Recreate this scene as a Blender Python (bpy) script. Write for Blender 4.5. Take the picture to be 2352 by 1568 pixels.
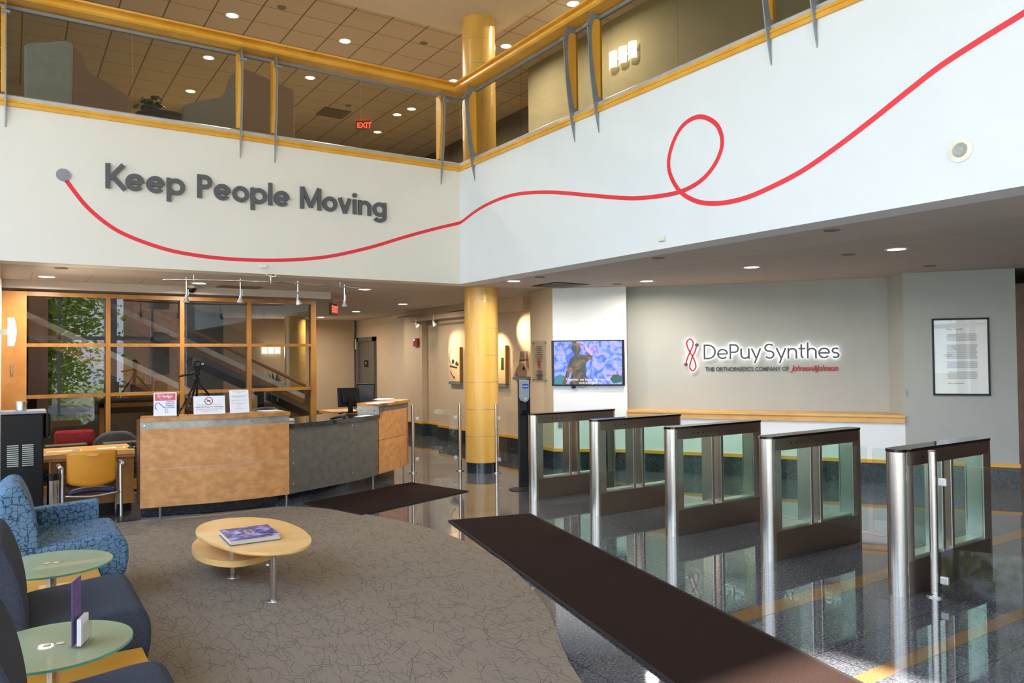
import bpy, math, random
import numpy as np
from math import sin, cos, pi, radians
random.seed(7)
for o in list(bpy.data.objects): bpy.data.objects.remove(o)
COL = bpy.context.scene.collection
SC = bpy.context.scene

# ------------------------------------------------------------ camera
FPX = 1738.0547; YAW, PIT, ROL = [radians(a) for a in (56.48427, 1.19407, -0.58940)]
Fv = np.array([cos(PIT)*cos(YAW), cos(PIT)*sin(YAW), sin(PIT)])
_R = np.array([sin(YAW), -cos(YAW), 0.0]); _U = np.cross(_R, Fv)
Rv = cos(ROL)*_R + sin(ROL)*_U; Uv = -sin(ROL)*_R + cos(ROL)*_U
EYE = np.array([0, 0, 1.70])
from mathutils import Matrix, Vector
cam = bpy.data.cameras.new('camera'); camo = bpy.data.objects.new('camera', cam); COL.objects.link(camo)
cam.sensor_width = 36; cam.lens = 36*FPX/2352; cam.clip_start = 0.05; cam.clip_end = 300
m = Matrix.Identity(4)
for i in range(3):
    m[i][0] = Rv[i]; m[i][1] = Uv[i]; m[i][2] = -Fv[i]; m[i][3] = EYE[i]
camo.matrix_world = m
SC.camera = camo
# ------------------------------------------------------------ world, sun, exposure
SC.view_settings.view_transform = 'Standard'; SC.view_settings.look = 'None'
SC.view_settings.gamma = 1; SC.view_settings.use_curve_mapping = False
SC.view_settings.exposure = 0.45
W = bpy.data.worlds.new('World'); SC.world = W; W.use_nodes = True
wn = W.node_tree; wn.nodes.clear()
wo = wn.nodes.new('ShaderNodeOutputWorld'); bg = wn.nodes.new('ShaderNodeBackground')
tc = wn.nodes.new('ShaderNodeTexCoord'); sx = wn.nodes.new('ShaderNodeSeparateXYZ'); rp = wn.nodes.new('ShaderNodeValToRGB')
wn.links.new(tc.outputs['Generated'], sx.inputs[0]); wn.links.new(sx.outputs['Z'], rp.inputs[0])
rp.color_ramp.elements[0].position = 0.0; rp.color_ramp.elements[0].color = (0.74, 0.82, 1.0, 1)
rp.color_ramp.elements[1].position = 0.7; rp.color_ramp.elements[1].color = (0.46, 0.64, 1.0, 1)
wn.links.new(rp.outputs[0], bg.inputs[0]); bg.inputs[1].default_value = 4.9
wn.links.new(bg.outputs[0], wo.inputs[0])
sun = bpy.data.lights.new('sun', 'SUN'); sun.energy = 34; sun.angle = radians(1.2); sun.color = (1, 0.95, 0.86)
suno = bpy.data.objects.new('sun', sun); COL.objects.link(suno)
SUN_TO = Vector((0.15, -1.0, 0.825)).normalized()
suno.rotation_euler = SUN_TO.to_track_quat('Z', 'Y').to_euler(); suno.location = (1, -20, 18)
def portal(loc, rot, sx_, sy_):
    l = bpy.data.lights.new('window_portal', 'AREA'); l.shape = 'RECTANGLE'; l.size = sx_; l.size_y = sy_
    l.cycles.is_portal = True
    o = bpy.data.objects.new('window_portal', l); COL.objects.link(o); o.location = loc; o.rotation_euler = rot
portal((1.2, -5.35, 3.3), (radians(90), 0, 0), 8.4, 6.4)      # south glazing, faces the room
portal((-3.35, 2.0, 3.3), (0, radians(-90), 0), 6.4, 13.0)     # west glazing

# ------------------------------------------------------------ pixel -> place helpers
def ray(x, y): return Fv*FPX + Rv*(x-1176) - Uv*(y-784)
def Pz(x, y, z=0): r = ray(x, y); return EYE + r*((z-1.7)/r[2])
def PX(x, y, X): r = ray(x, y); return EYE + r*(X/r[0])
def PY(x, y, Y): r = ray(x, y); return EYE + r*(Y/r[1])
def PL(x, y, a, b):
    r = ray(x, y); n = np.array([b[1]-a[1], -(b[0]-a[0])])
    return EYE + r*(n.dot(np.array(a[:2]))/n.dot(r[:2]))
def wyz(p, x, y):
    "height of the vertical line through plan point p at pixel y"
    lo, hi = -2, 14
    for _ in range(50):
        mm = (lo+hi)/2; d = np.array([p[0], p[1], mm])-EYE
        if 784-FPX*d.dot(Uv)/d.dot(Fv) > y: lo = mm
        else: hi = mm
    return mm

# ------------------------------------------------------------ materials
def lin(h):
    h = h.lstrip('#'); out = []
    for i in (0, 2, 4):
        c = int(h[i:i+2], 16)/255; out.append(c/12.92 if c <= .04045 else ((c+.055)/1.055)**2.4)
    return tuple(out)+(1,)
MATS = {}
def nm(name):
    m = bpy.data.materials.new(name); m.use_nodes = True; return m, m.node_tree, m.node_tree.nodes['Principled BSDF']
def mix_nodes(nt, fac, a, b, blend='MIX'):
    n = nt.nodes.new('ShaderNodeMix'); n.data_type = 'RGBA'; n.blend_type = blend
    if isinstance(fac, (int, float)): n.inputs[0].default_value = fac
    else: nt.links.new(fac, n.inputs[0])
    for s, v in ((n.inputs[6], a), (n.inputs[7], b)):
        if isinstance(v, tuple): s.default_value = v
        else: nt.links.new(v, s)
    return n.outputs[2]
def mat(name, c, rough=.5, metal=0, var=.06, scale=8, stretch=(1, 1, 1), bump=0, c2=None, emit=None, estr=0, spec=.5, detail=4):
    if name in MATS: return MATS[name]
    m, nt, b = nm(name); c = lin(c) if isinstance(c, str) else c
    b.inputs['Roughness'].default_value = rough; b.inputs['Metallic'].default_value = metal
    b.inputs['Specular IOR Level'].default_value = spec
    tcn = nt.nodes.new('ShaderNodeTexCoord'); mp = nt.nodes.new('ShaderNodeMapping'); mp.inputs['Scale'].default_value = stretch
    nt.links.new(tcn.outputs['Object'], mp.inputs[0])
    no = nt.nodes.new('ShaderNodeTexNoise'); no.inputs['Scale'].default_value = scale; no.inputs['Detail'].default_value = detail
    nt.links.new(mp.outputs[0], no.inputs['Vector'])
    cr = nt.nodes.new('ShaderNodeValToRGB'); cr.color_ramp.elements[0].position = .35; cr.color_ramp.elements[1].position = .65
    nt.links.new(no.outputs[0], cr.inputs[0])
    lo = lin(c2) if c2 else tuple(v*(1-var) for v in c[:3])+(1,)
    hi = c if c2 else tuple(min(1, v*(1+var)) for v in c[:3])+(1,)
    nt.links.new(mix_nodes(nt, cr.outputs[0], lo, hi), b.inputs['Base Color'])
    if bump:
        bp = nt.nodes.new('ShaderNodeBump'); bp.inputs['Strength'].default_value = bump; bp.inputs['Distance'].default_value = .01
        nt.links.new(no.outputs[0], bp.inputs['Height']); nt.links.new(bp.outputs[0], b.inputs['Normal'])
    if emit:
        b.inputs['Emission Color'].default_value = lin(emit) if isinstance(emit, str) else emit
        b.inputs['Emission Strength'].default_value = estr
    MATS[name] = m; return m
def glass(name, tint=(1, 1, 1), refl=1.0, haze=0.0):
    m = bpy.data.materials.new(name); m.use_nodes = True; nt = m.node_tree; nt.nodes.clear()
    out = nt.nodes.new('ShaderNodeOutputMaterial'); tr = nt.nodes.new('ShaderNodeBsdfTransparent'); gl = nt.nodes.new('ShaderNodeBsdfGlossy')
    tr.inputs[0].default_value = tint+(1,); gl.inputs['Roughness'].default_value = 0.0
    fr = nt.nodes.new('ShaderNodeFresnel'); fr.inputs[0].default_value = 1.5
    mu = nt.nodes.new('ShaderNodeMath'); mu.operation = 'MULTIPLY'; mu.inputs[1].default_value = refl
    geo = nt.nodes.new('ShaderNodeNewGeometry'); inv = nt.nodes.new('ShaderNodeMath'); inv.operation = 'SUBTRACT'; inv.inputs[0].default_value = 1
    nt.links.new(geo.outputs['Backfacing'], inv.inputs[1]); fm_ = nt.nodes.new('ShaderNodeMath'); fm_.operation = 'MULTIPLY'
    nt.links.new(fr.outputs[0], fm_.inputs[0]); nt.links.new(inv.outputs[0], fm_.inputs[1])
    nt.links.new(fm_.outputs[0], mu.inputs[0]); mx = nt.nodes.new('ShaderNodeMixShader')
    nt.links.new(mu.outputs[0], mx.inputs[0]); nt.links.new(tr.outputs[0], mx.inputs[1]); nt.links.new(gl.outputs[0], mx.inputs[2])
    last = mx.outputs[0]
    if haze:
        df = nt.nodes.new('ShaderNodeBsdfDiffuse'); df.inputs[0].default_value = (.60, .64, .42, 1)
        m2 = nt.nodes.new('ShaderNodeMixShader'); m2.inputs[0].default_value = haze
        nt.links.new(last, m2.inputs[1]); nt.links.new(df.outputs[0], m2.inputs[2]); last = m2.outputs[0]
    nt.links.new(last, out.inputs[0]); return m
def line_mask(nt, coord, period, width, off=0.0):
    "1 on the line"
    a = nt.nodes.new('ShaderNodeMath'); a.operation = 'ADD'; a.inputs[1].default_value = -off+period*100; nt.links.new(coord, a.inputs[0])
    b = nt.nodes.new('ShaderNodeMath'); b.operation = 'MODULO'; b.inputs[1].default_value = period; nt.links.new(a.outputs[0], b.inputs[0])
    c = nt.nodes.new('ShaderNodeMath'); c.operation = 'LESS_THAN'; c.inputs[1].default_value = width; nt.links.new(b.outputs[0], c.inputs[0])
    return c.outputs[0]
def mmax(nt, a, b):
    n = nt.nodes.new('ShaderNodeMath'); n.operation = 'MAXIMUM'; nt.links.new(a, n.inputs[0]); nt.links.new(b, n.inputs[1]); return n.outputs[0]
def tile_mat(name, c, line, period, width, offx, offy, rough=.9, scale=300, linec=None):
    m, nt, b = nm(name); c = lin(c)
    g = nt.nodes.new('ShaderNodeNewGeometry'); s = nt.nodes.new('ShaderNodeSeparateXYZ'); nt.links.new(g.outputs['Position'], s.inputs[0])
    lx = line_mask(nt, s.outputs[0], period, width, offx); ly = line_mask(nt, s.outputs[1], period, width*.6, offy)
    no = nt.nodes.new('ShaderNodeTexNoise'); no.inputs['Scale'].default_value = scale; nt.links.new(g.outputs['Position'], no.inputs['Vector'])
    base = mix_nodes(nt, no.outputs[0], tuple(v*.86 for v in c[:3])+(1,), tuple(min(1, v*1.1) for v in c[:3])+(1,))
    nt.links.new(mix_nodes(nt, mmax(nt, lx, ly), base, lin(line)), b.inputs['Base Color']); b.inputs['Roughness'].default_value = rough
    return m
# granite floor
def granite(name, dark, light, fleck, rough, tiles=True, scale=60):
    m, nt, b = nm(name)
    g = nt.nodes.new('ShaderNodeNewGeometry')
    no = nt.nodes.new('ShaderNodeTexNoise'); no.inputs['Scale'].default_value = scale; no.inputs['Detail'].default_value = 6; no.inputs['Roughness'].default_value = .7
    nt.links.new(g.outputs['Position'], no.inputs['Vector'])
    cr = nt.nodes.new('ShaderNodeValToRGB'); e = cr.color_ramp.elements
    e[0].position = .38; e[0].color = lin(dark); e[1].position = .60; e[1].color = lin(light)
    k = e.new(.70); k.color = lin(fleck)
    nt.links.new(no.outputs[0], cr.inputs[0]); outc = cr.outputs[0]
    if tiles:
        s = nt.nodes.new('ShaderNodeSeparateXYZ'); nt.links.new(g.outputs['Position'], s.inputs[0])
        msk = mmax(nt, line_mask(nt, s.outputs[0], .61, .005, .18), line_mask(nt, s.outputs[1], .61, .005, .22))
        outc = mix_nodes(nt, msk, outc, lin('151515'))
    nt.links.new(outc, b.inputs['Base Color']); b.inputs['Roughness'].default_value = rough
    b.inputs['Specular IOR Level'].default_value = .8
    return m
def carpet_mat():
    m, nt, b = nm('carpet'); g = nt.nodes.new('ShaderNodeNewGeometry')
    no = nt.nodes.new('ShaderNodeTexNoise'); no.inputs['Scale'].default_value = 260; nt.links.new(g.outputs['Position'], no.inputs['Vector'])
    base = mix_nodes(nt, no.outputs[0], lin('6a5f53'), lin('a49583'))
    masks = None
    for ang, sc, sd in ((20, 4.5, 1), (75, 5.2, 5), (130, 4.2, 9), (165, 5.6, 14), (48, 4.9, 21)):
        mp = nt.nodes.new('ShaderNodeMapping'); mp.inputs['Rotation'].default_value = (0, 0, radians(ang)); mp.inputs['Location'].default_value = (sd, sd*1.7, 0)
        mp.inputs['Scale'].default_value = (sc*2.2, sc*.8, 1)
        nt.links.new(g.outputs['Position'], mp.inputs[0])
        vo = nt.nodes.new('ShaderNodeTexVoronoi'); vo.feature = 'DISTANCE_TO_EDGE'; vo.voronoi_dimensions = '2D'; vo.inputs['Scale'].default_value = 1
        vo.inputs['Randomness'].default_value = 1
        nt.links.new(mp.outputs[0], vo.inputs['Vector'])
        lt = nt.nodes.new('ShaderNodeMath'); lt.operation = 'LESS_THAN'; lt.inputs[1].default_value = .016; nt.links.new(vo.outputs['Distance'], lt.inputs[0])
        n2 = nt.nodes.new('ShaderNodeTexNoise'); n2.inputs['Scale'].default_value = 5.0; n2.inputs['Detail'].default_value = 0
        mp2 = nt.nodes.new('ShaderNodeMapping'); mp2.inputs['Location'].default_value = (sd*3, sd, 0); nt.links.new(g.outputs['Position'], mp2.inputs[0]); nt.links.new(mp2.outputs[0], n2.inputs['Vector'])
        gt = nt.nodes.new('ShaderNodeMath'); gt.operation = 'GREATER_THAN'; gt.inputs[1].default_value = .52; nt.links.new(n2.outputs[0], gt.inputs[0])
        ml = nt.nodes.new('ShaderNodeMath'); ml.operation = 'MULTIPLY'; nt.links.new(lt.outputs[0], ml.inputs[0]); nt.links.new(gt.outputs[0], ml.inputs[1])
        masks = ml.outputs[0] if masks is None else mmax(nt, masks, ml.outputs[0])
    hf = nt.nodes.new('ShaderNodeMath'); hf.operation = 'MULTIPLY'; hf.inputs[1].default_value = .5; nt.links.new(masks, hf.inputs[0])
    nt.links.new(mix_nodes(nt, hf.outputs[0], base, lin('39322f')), b.inputs['Base Color']); b.inputs['Roughness'].default_value = 1
    b.inputs['Specular IOR Level'].default_value = .1
    bp = nt.nodes.new('ShaderNodeBump'); bp.inputs['Strength'].default_value = .5; bp.inputs['Distance'].default_value = .004
    nt.links.new(no.outputs[0], bp.inputs['Height']); nt.links.new(bp.outputs[0], b.inputs['Normal'])
    return m
def brick_mat():
    m, nt, b = nm('brick'); g = nt.nodes.new('ShaderNodeTexCoord')
    br = nt.nodes.new('ShaderNodeTexBrick'); br.inputs['Scale'].default_value = 4; br.inputs['Color1'].default_value = lin('d0906e'); br.inputs['Color2'].default_value = lin('e4aa88')
    br.inputs['Mortar'].default_value = lin('b8a898'); mp = nt.nodes.new('ShaderNodeMapping'); mp.inputs['Rotation'].default_value = (radians(90), 0, 0)
    nt.links.new(g.outputs['Object'], mp.inputs[0]); nt.links.new(mp.outputs[0], br.inputs[0]); nt.links.new(br.outputs[0], b.inputs['Base Color']); b.inputs['Roughness'].default_value = .9
    return m
def weave_mat():
    m, nt, b = nm('blue_brick_weave'); g = nt.nodes.new('ShaderNodeTexCoord')
    no = nt.nodes.new('ShaderNodeTexNoise'); no.inputs['Scale'].default_value = 14; nt.links.new(g.outputs['Object'], no.inputs['Vector'])
    ma = nt.nodes.new('ShaderNodeVectorMath'); ma.operation = 'MULTIPLY_ADD'; ma.inputs[1].default_value = (.03, .03, .03)
    nt.links.new(no.outputs['Color'], ma.inputs[0]); nt.links.new(g.outputs['Object'], ma.inputs[2])
    vo = nt.nodes.new('ShaderNodeTexVoronoi'); vo.feature = 'F2'; vo.distance = 'CHEBYCHEV'; vo.inputs['Scale'].default_value = 25
    v1 = nt.nodes.new('ShaderNodeTexVoronoi'); v1.feature = 'F1'; v1.distance = 'CHEBYCHEV'; v1.inputs['Scale'].default_value = 25
    nt.links.new(ma.outputs[0], vo.inputs['Vector']); nt.links.new(ma.outputs[0], v1.inputs['Vector'])
    sb = nt.nodes.new('ShaderNodeMath'); sb.operation = 'SUBTRACT'; nt.links.new(vo.outputs['Distance'], sb.inputs[0]); nt.links.new(v1.outputs['Distance'], sb.inputs[1])
    lt = nt.nodes.new('ShaderNodeMath'); lt.operation = 'LESS_THAN'; lt.inputs[1].default_value = .07; nt.links.new(sb.outputs[0], lt.inputs[0])
    nt.links.new(mix_nodes(nt, lt.outputs[0], lin('5d7b94'), lin('28425a')), b.inputs['Base Color']); b.inputs['Roughness'].default_value = .9
    return m

M = dict(
 white=mat('white_paint', 'e2e5e8', .7, var=.01, scale=3), lwall=mat('warm_white_paint', 'e6dfd2', .7, var=.01, scale=3),
 beige=mat('beige_paint', 'c9b294', .8, var=.02, scale=3), taupe=mat('taupe_paint', 'b09a80', .8, var=.02, scale=3),
 greypaint=mat('grey_paint', 'aaaba6', .75, var=.02, scale=3), drywall=mat('drywall_ceiling', 'c4b8a0', .9, var=.02),
 bandpaint=mat('soffit_paint', 'c2bab2', .9, var=.02), upwall=mat('upper_wall_paint', '84795c', .8, var=.03, scale=3),
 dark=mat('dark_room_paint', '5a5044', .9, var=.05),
 tiles=tile_mat('ceiling_tile', 'b8a88c', '6f6048', .61, .022, .12, 0.55), tiles2=tile_mat('ceiling_tile_lower', 'beb5ac', 'a0968c', .61, .012, .2, .3),
 maple=mat('maple', 'e5ab48', .35, c2='d6952f', scale=3, stretch=(1, 1, .25)), maple_h=mat('maple_rail', 'e8ae42', .35, c2='dc9c2c', scale=4),
 column=mat('column_veneer', 'e0b45e', .28, c2='d2a04a', scale=5, stretch=(1, 1, .12)),
 birds=mat('birdseye_veneer', 'dba068', .35, c2='c48850', scale=11, stretch=(1, 1, 1.4), detail=5), frame=mat('oak_frame', 'a06f30', .4, c2='875a24', scale=6, stretch=(1, 1, .3)),
 ctop=mat('maple_counter', 'c88f4c', .3, c2='a86d30', scale=9), table=mat('pale_maple_top', 'f4c682', .3, c2='ecb86e', scale=3, stretch=(.4, 2, 1)),
 desktop=mat('desk_laminate', 'dfae68', .35, c2='d39d55', scale=4), drawer=mat('drawer_front', 'b98347', .4, c2='aa7439', scale=5),
 steel=mat('brushed_steel', 'd6d0ca', .26, 1, var=.05, scale=3, stretch=(60, 60, .5)), steeld=mat('steel_panel', 'a69a8e', .33, 1, var=.02, scale=5),
 chrome=mat('chrome', 'd8d8d8', .08, 1), greymetal=mat('grey_metal', '8d9195', .45, .4), alu=mat('aluminium_channel', 'c9c4c0', .4, .5),
 silver=mat('silver_laminate', 'b2b0ab', .4, .55, c2='9c9a95', scale=14), pewter=mat('pewter_laminate', '7f7a71', .45, .45, c2='716c64', scale=12),
 blackgloss=mat('black_gloss', '0c0c10', .08), black=mat('black_plastic', '08080a', .38, spec=.3), blackmatte=mat('black_matte', '17171a', .7), charcoal=mat('charcoal', '2b2b2e', .6, c2='3c3c40', scale=60),
 runner=mat('runner_rubber', '30231f', .95, c2='281d1a', scale=90, bump=.3, spec=.05), rubber=mat('rubber_edge', '2a2524', .8, spec=.2),
 floor=granite('granite_floor', '34353a', '64656b', 'a3a4aa', .035), base=granite('granite_base', '10161f', '2a3440', '5d6a78', .15, tiles=False, scale=45),
 counter=granite('granite_counter', '101216', '30343a', '7a7f86', .08, tiles=False, scale=110),
 goldstone=mat('gold_stone', '8a6a42', .04, c2='75583a', scale=70, spec=.8), carpet=carpet_mat(), brick=brick_mat(), weave=weave_mat(),
 navy=mat('navy_fabric', '454852', .95, c2='3a3e4a', scale=120, bump=.1, spec=.15), navyseat=mat('navy_vinyl', '2a2a4a', .5, c2='232340', scale=200),
 red=mat('red_paint', 'e8303c', .5, var=.01), greyletter=mat('grey_letter', '58595b', .5, var=.02), signgrey=mat('sign_dark_grey', '3c4043', .4), signred=mat('sign_red', 'a8242c', .5),
 paper=mat('white_paper', 'f0eef2', .6, var=.01), papergrey=mat('print_grey', '9a98a0', .7), printred=mat('print_red', 'e0606a', .6), printnavy=mat('print_navy', '3d3f7a', .6), printink=mat('print_ink', '55525a', .6),
 doorgrey=mat('elevator_grey', '6b6862', .45, .3), cream=mat('cream_plastic', 'e9e6d2', .5), redplastic=mat('red_plastic', '8c1a1c', .4), redbag=mat('red_vinyl', '8a0f1c', .3, c2='75091a', scale=30),
 greyfab=mat('grey_fabric', '9a908c', .95, c2='8a807c', scale=150, spec=.1), brownfab=mat('brown_fabric', '9c8274', .95, c2='8a7062', scale=150, spec=.1), shellgrey=mat('grey_shell', '9aa0a8', .7),
 leaf=mat('leaf', '5f8a2c', .6, c2='3f6a1c', scale=3), leafd=mat('leaf_dark', '2e4a26', .5, c2='1f3820', scale=8), bark=mat('bark', '5a4a3a', .9), grass=mat('grass', '7e8a60', .9, c2='667050', scale=2),
 bluegreen=mat('succulent_leaf', '4d6a68', .6), metalgrey2=mat('satin_metal', 'b8b8b8', .3, .9), brownwood=mat('brown_door', '5c3a22', .5, c2='4a2d18', scale=5), amber=mat('amber_trim', 'd89a2a', .5),
 canvas=mat('canvas_art', 'd9b98c', .8, var=.03), artink=mat('art_ink', '2a211c', .8), artshade=mat('art_shade', '96745a', .8), canvasedge=mat('canvas_edge', '9a6a2a', .7),
 pageside=mat('book_pages', 'd9d4c8', .8, c2='c8c2b4', scale=80, stretch=(1, 1, 30)), bookedge=mat('book_board', 'b9cdd8', .4),
 opal=mat('opal_glass', 'fff6e4', .4, emit=(1, .9, .72, 1), estr=3.2), lampcool=mat('lamp_disc', 'ffffff', .4, emit=(1, .93, .82, 1), estr=9), lampwarm=mat('spot_glow', 'ffffff', .4, emit=(1, .85, .6, 1), estr=6),
 exitred=mat('exit_red', 'ff2a18', .4, emit=(1, .05, .03, 1), estr=3.5), exitbox=mat('exit_box', '6b6455', .6), halo=mat('halo_led', 'ffffff', .4, emit=(.92, .95, 1, 1), estr=7),
 glass=glass('clear_glass', (.97, .985, .975)), gglass=glass('green_glass', (.90, .965, .935)), frost=glass('frosted_glass', (.86, .88, .66), .9, .38), pane=glass('partition_glass', (.80, .80, .77), 1.9),
 bglass=glass('balcony_glass', (.82, .82, .76), 1.3), acrylic=glass('acrylic', (.93, .93, .93), 1),
)
def leafy():
    m, nt, b = nm('sunlit_leaf'); tr = nt.nodes.new('ShaderNodeBsdfTranslucent'); tr.inputs[0].default_value = lin('9aae3c')
    no = nt.nodes.new('ShaderNodeTexNoise'); no.inputs['Scale'].default_value = 1.5; g = nt.nodes.new('ShaderNodeNewGeometry'); nt.links.new(g.outputs['Position'], no.inputs['Vector'])
    nt.links.new(mix_nodes(nt, no.outputs[0], lin('4a6a20'), lin('a2b858')), b.inputs['Base Color']); mx = nt.nodes.new('ShaderNodeMixShader'); mx.inputs[0].default_value = .35
    out = [n for n in nt.nodes if n.type == 'OUTPUT_MATERIAL'][0]; nt.links.new(b.outputs[0], mx.inputs[1]); nt.links.new(tr.outputs[0], mx.inputs[2]); nt.links.new(mx.outputs[0], out.inputs[0]); return m
M['leaf'] = leafy()
# ------------------------------------------------------------ mesh builder
class MB:
    def __init__(s): s.v = []; s.f = []; s.sm = []
    def quad(s, vs, smooth=False):
        i = len(s.v); s.v += [tuple(map(float, p)) for p in vs]; s.f.append(tuple(range(i, i+len(vs)))); s.sm.append(smooth); return s
    def box(s, a, b):
        (x0, y0, z0), (x1, y1, z1) = a, b
        x0, x1 = sorted((x0, x1)); y0, y1 = sorted((y0, y1)); z0, z1 = sorted((z0, z1))
        p = [(x0, y0, z0), (x1, y0, z0), (x1, y1, z0), (x0, y1, z0), (x0, y0, z1), (x1, y0, z1), (x1, y1, z1), (x0, y1, z1)]
        i = len(s.v); s.v += p
        for q in ((0, 3, 2, 1), (4, 5, 6, 7), (0, 1, 5, 4), (1, 2, 6, 5), (2, 3, 7, 6), (3, 0, 4, 7)): s.f.append(tuple(i+k for k in q)); s.sm.append(False)
        return s
    def obox(s, c, u, v, n, du, dv, dn):
        "box centred at c with unit axes u v n and full sizes"
        c, u, v, n = map(np.array, (c, u, v, n)); i = len(s.v)
        for a in (-.5, .5):
            for b_ in (-.5, .5):
                for e in (-.5, .5): s.v.append(tuple(c+u*du*a+v*dv*b_+n*dn*e))
        for q in ((0, 1, 3, 2), (4, 6, 7, 5), (0, 4, 5, 1), (2, 3, 7, 6), (0, 2, 6, 4), (1, 5, 7, 3)): s.f.append(tuple(i+k for k in q)); s.sm.append(False)
        return s
    def prism(s, poly, axis0, d, smooth=False):
        "poly: list of 3D points (planar), extruded by vector d; axis0 unused"
        n = len(poly); d = np.array(d, float); A = [np.array(p, float) for p in poly]; B = [p+d for p in A]
        s.quad(A); s.quad(B[::-1])
        if smooth:
            i = len(s.v); s.v += [tuple(p) for p in A+B]
            for k in range(n): s.f.append((i+k, i+(k+1) % n, i+n+(k+1) % n, i+n+k)); s.sm.append(True)
        else:
            for k in range(n): s.quad([A[k], A[(k+1) % n], B[(k+1) % n], B[k]])
        return s
    def lathe(s, c, prof, n=24, ax=(0, 0, 1), a0=0, a1=2*pi):
        "prof: list of (r, h) along ax from c; smooth per segment"
        c = np.array(c, float); ax = np.array(ax, float); ax /= np.linalg.norm(ax)
        t = np.array([1, 0, 0]) if abs(ax[0]) < .9 else np.array([0, 1, 0])
        u = np.cross(ax, t); u /= np.linalg.norm(u); v = np.cross(ax, u)
        for (r0, h0), (r1, h1) in zip(prof, prof[1:]):
            i = len(s.v)
            for k in range(n+1):
                a = a0+(a1-a0)*k/n
                for r, h in ((r0, h0), (r1, h1)): s.v.append(tuple(c+ax*h+(u*cos(a)+v*sin(a))*r))
            for k in range(n):
                j = i+2*k; s.f.append((j, j+2, j+3, j+1)); s.sm.append(abs(h0-h1) > 1e-6)
        return s
    def cyl(s, a, b, r, n=16, r2=None):
        a = np.array(a, float); b = np.array(b, float); L = np.linalg.norm(b-a); r2 = r if r2 is None else r2
        return s.lathe(a, [(0, 0), (r, 0), (r2, L), (0, L)], n, b-a)
    def tube(s, pts, r, n=8):
        P = [np.array(p, float) for p in pts]; k = len(P); rings = []
        prev = None
        for i, p in enumerate(P):
            t = (P[min(i+1, k-1)]-P[max(i-1, 0)]); t /= np.linalg.norm(t)
            if prev is None:
                q = np.array([0, 0, 1.0]) if abs(t[2]) < .9 else np.array([1.0, 0, 0]); u = np.cross(t, q)
            else: u = prev-t*np.dot(prev, t)
            u /= np.linalg.norm(u); prev = u; v = np.cross(t, u)
            rr = r[i] if isinstance(r, (list, tuple)) else r
            base = len(s.v)
            for a in range(n): s.v.append(tuple(p+(u*cos(2*pi*a/n)+v*sin(2*pi*a/n))*rr))
            rings.append(base)
        for i in range(k-1):
            for a in range(n):
                b = (a+1) % n; s.f.append((rings[i]+a, rings[i]+b, rings[i+1]+b, rings[i+1]+a)); s.sm.append(True)
        s.f.append(tuple(rings[0]+a for a in range(n))[::-1]); s.sm.append(False); s.f.append(tuple(rings[-1]+a for a in range(n))); s.sm.append(False)
        return s
    def sphere(s, c, r, n=12, sc=(1, 1, 1)):
        i = len(s.v); rows = n//2
        for a in range(rows+1):
            th = pi*a/rows
            for b in range(n): s.v.append((c[0]+r*sc[0]*sin(th)*cos(2*pi*b/n), c[1]+r*sc[1]*sin(th)*sin(2*pi*b/n), c[2]+r*sc[2]*cos(th)))
        for a in range(rows):
            for b in range(n):
                d = (b+1) % n; s.f.append((i+a*n+b, i+(a+1)*n+b, i+(a+1)*n+d, i+a*n+d)); s.sm.append(True)
        return s
    def grid(s, fn, nu, nv, smooth=True, closed_u=False):
        i = len(s.v)
        for a in range(nu+1):
            for b in range(nv+1): s.v.append(tuple(map(float, fn(a/nu, b/nv))))
        for a in range(nu):
            for b in range(nv): j = i+a*(nv+1)+b; s.f.append((j, j+nv+1, j+nv+2, j+1)); s.sm.append(smooth)
        return s
    def build(s, name, material, parent=None, origin=None, kind=None, label=None, bevel=0, seg=2, subsurf=0, solid=0):
        me = bpy.data.meshes.new(name); o = bpy.data.objects.new(name, me); COL.objects.link(o)
        if parent is not None:
            org = np.array(wloc(parent)); o.parent = parent
        else:
            org = np.array(origin if origin is not None else (0, 0, 0), float); o.location = tuple(org)
        me.from_pydata([tuple(np.array(p)-org) for p in s.v], [], s.f); me.update()
        me.polygons.foreach_set('use_smooth', s.sm)
        me.materials.append(material)
        if solid:
            md = o.modifiers.new('s', 'SOLIDIFY'); md.thickness = solid
        if bevel:
            import bmesh
            bm = bmesh.new(); bm.from_mesh(me); bmesh.ops.remove_doubles(bm, verts=bm.verts, dist=1e-5); bmesh.ops.recalc_face_normals(bm, faces=bm.faces); bm.to_mesh(me); bm.free()
            md = o.modifiers.new('b', 'BEVEL'); md.width = bevel; md.segments = seg; md.limit_method = 'ANGLE'; md.angle_limit = radians(40)
        if subsurf:
            md = o.modifiers.new('sub', 'SUBSURF'); md.levels = subsurf; md.render_levels = subsurf
        if kind: o['kind'] = kind
        if label: o['label'] = label
        return o
def wloc(o):
    v = Vector((0, 0, 0))
    while o is not None: v = v+o.location; o = o.parent
    return tuple(v)
def thing(name, label, cat, loc, group=None):
    o = bpy.data.objects.new(name, None); COL.objects.link(o); o.location = tuple(map(float, loc)); o.empty_display_size = .1
    o['label'] = label; o['category'] = cat
    if group: o['group'] = group
    return o
def tag(o, label, cat, group=None):
    o['label'] = label; o['category'] = cat
    if group: o['group'] = group
    return o
def copy_tree(o, loc, label=None, group=None, parent=None):
    c = o.copy(); COL.objects.link(c)
    if parent is None:
        c.location = tuple(map(float, loc))
        if label: c['label'] = label
        if group: c['group'] = group
    else: c.parent = parent
    for ch in KIDS(o): copy_tree(ch, None, parent=c)
    return c
def KIDS(o): return [x for x in bpy.data.objects if x.parent is o]
def struct(mb, name, material, **k): return mb.build(name, material, kind='structure', **k)
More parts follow.
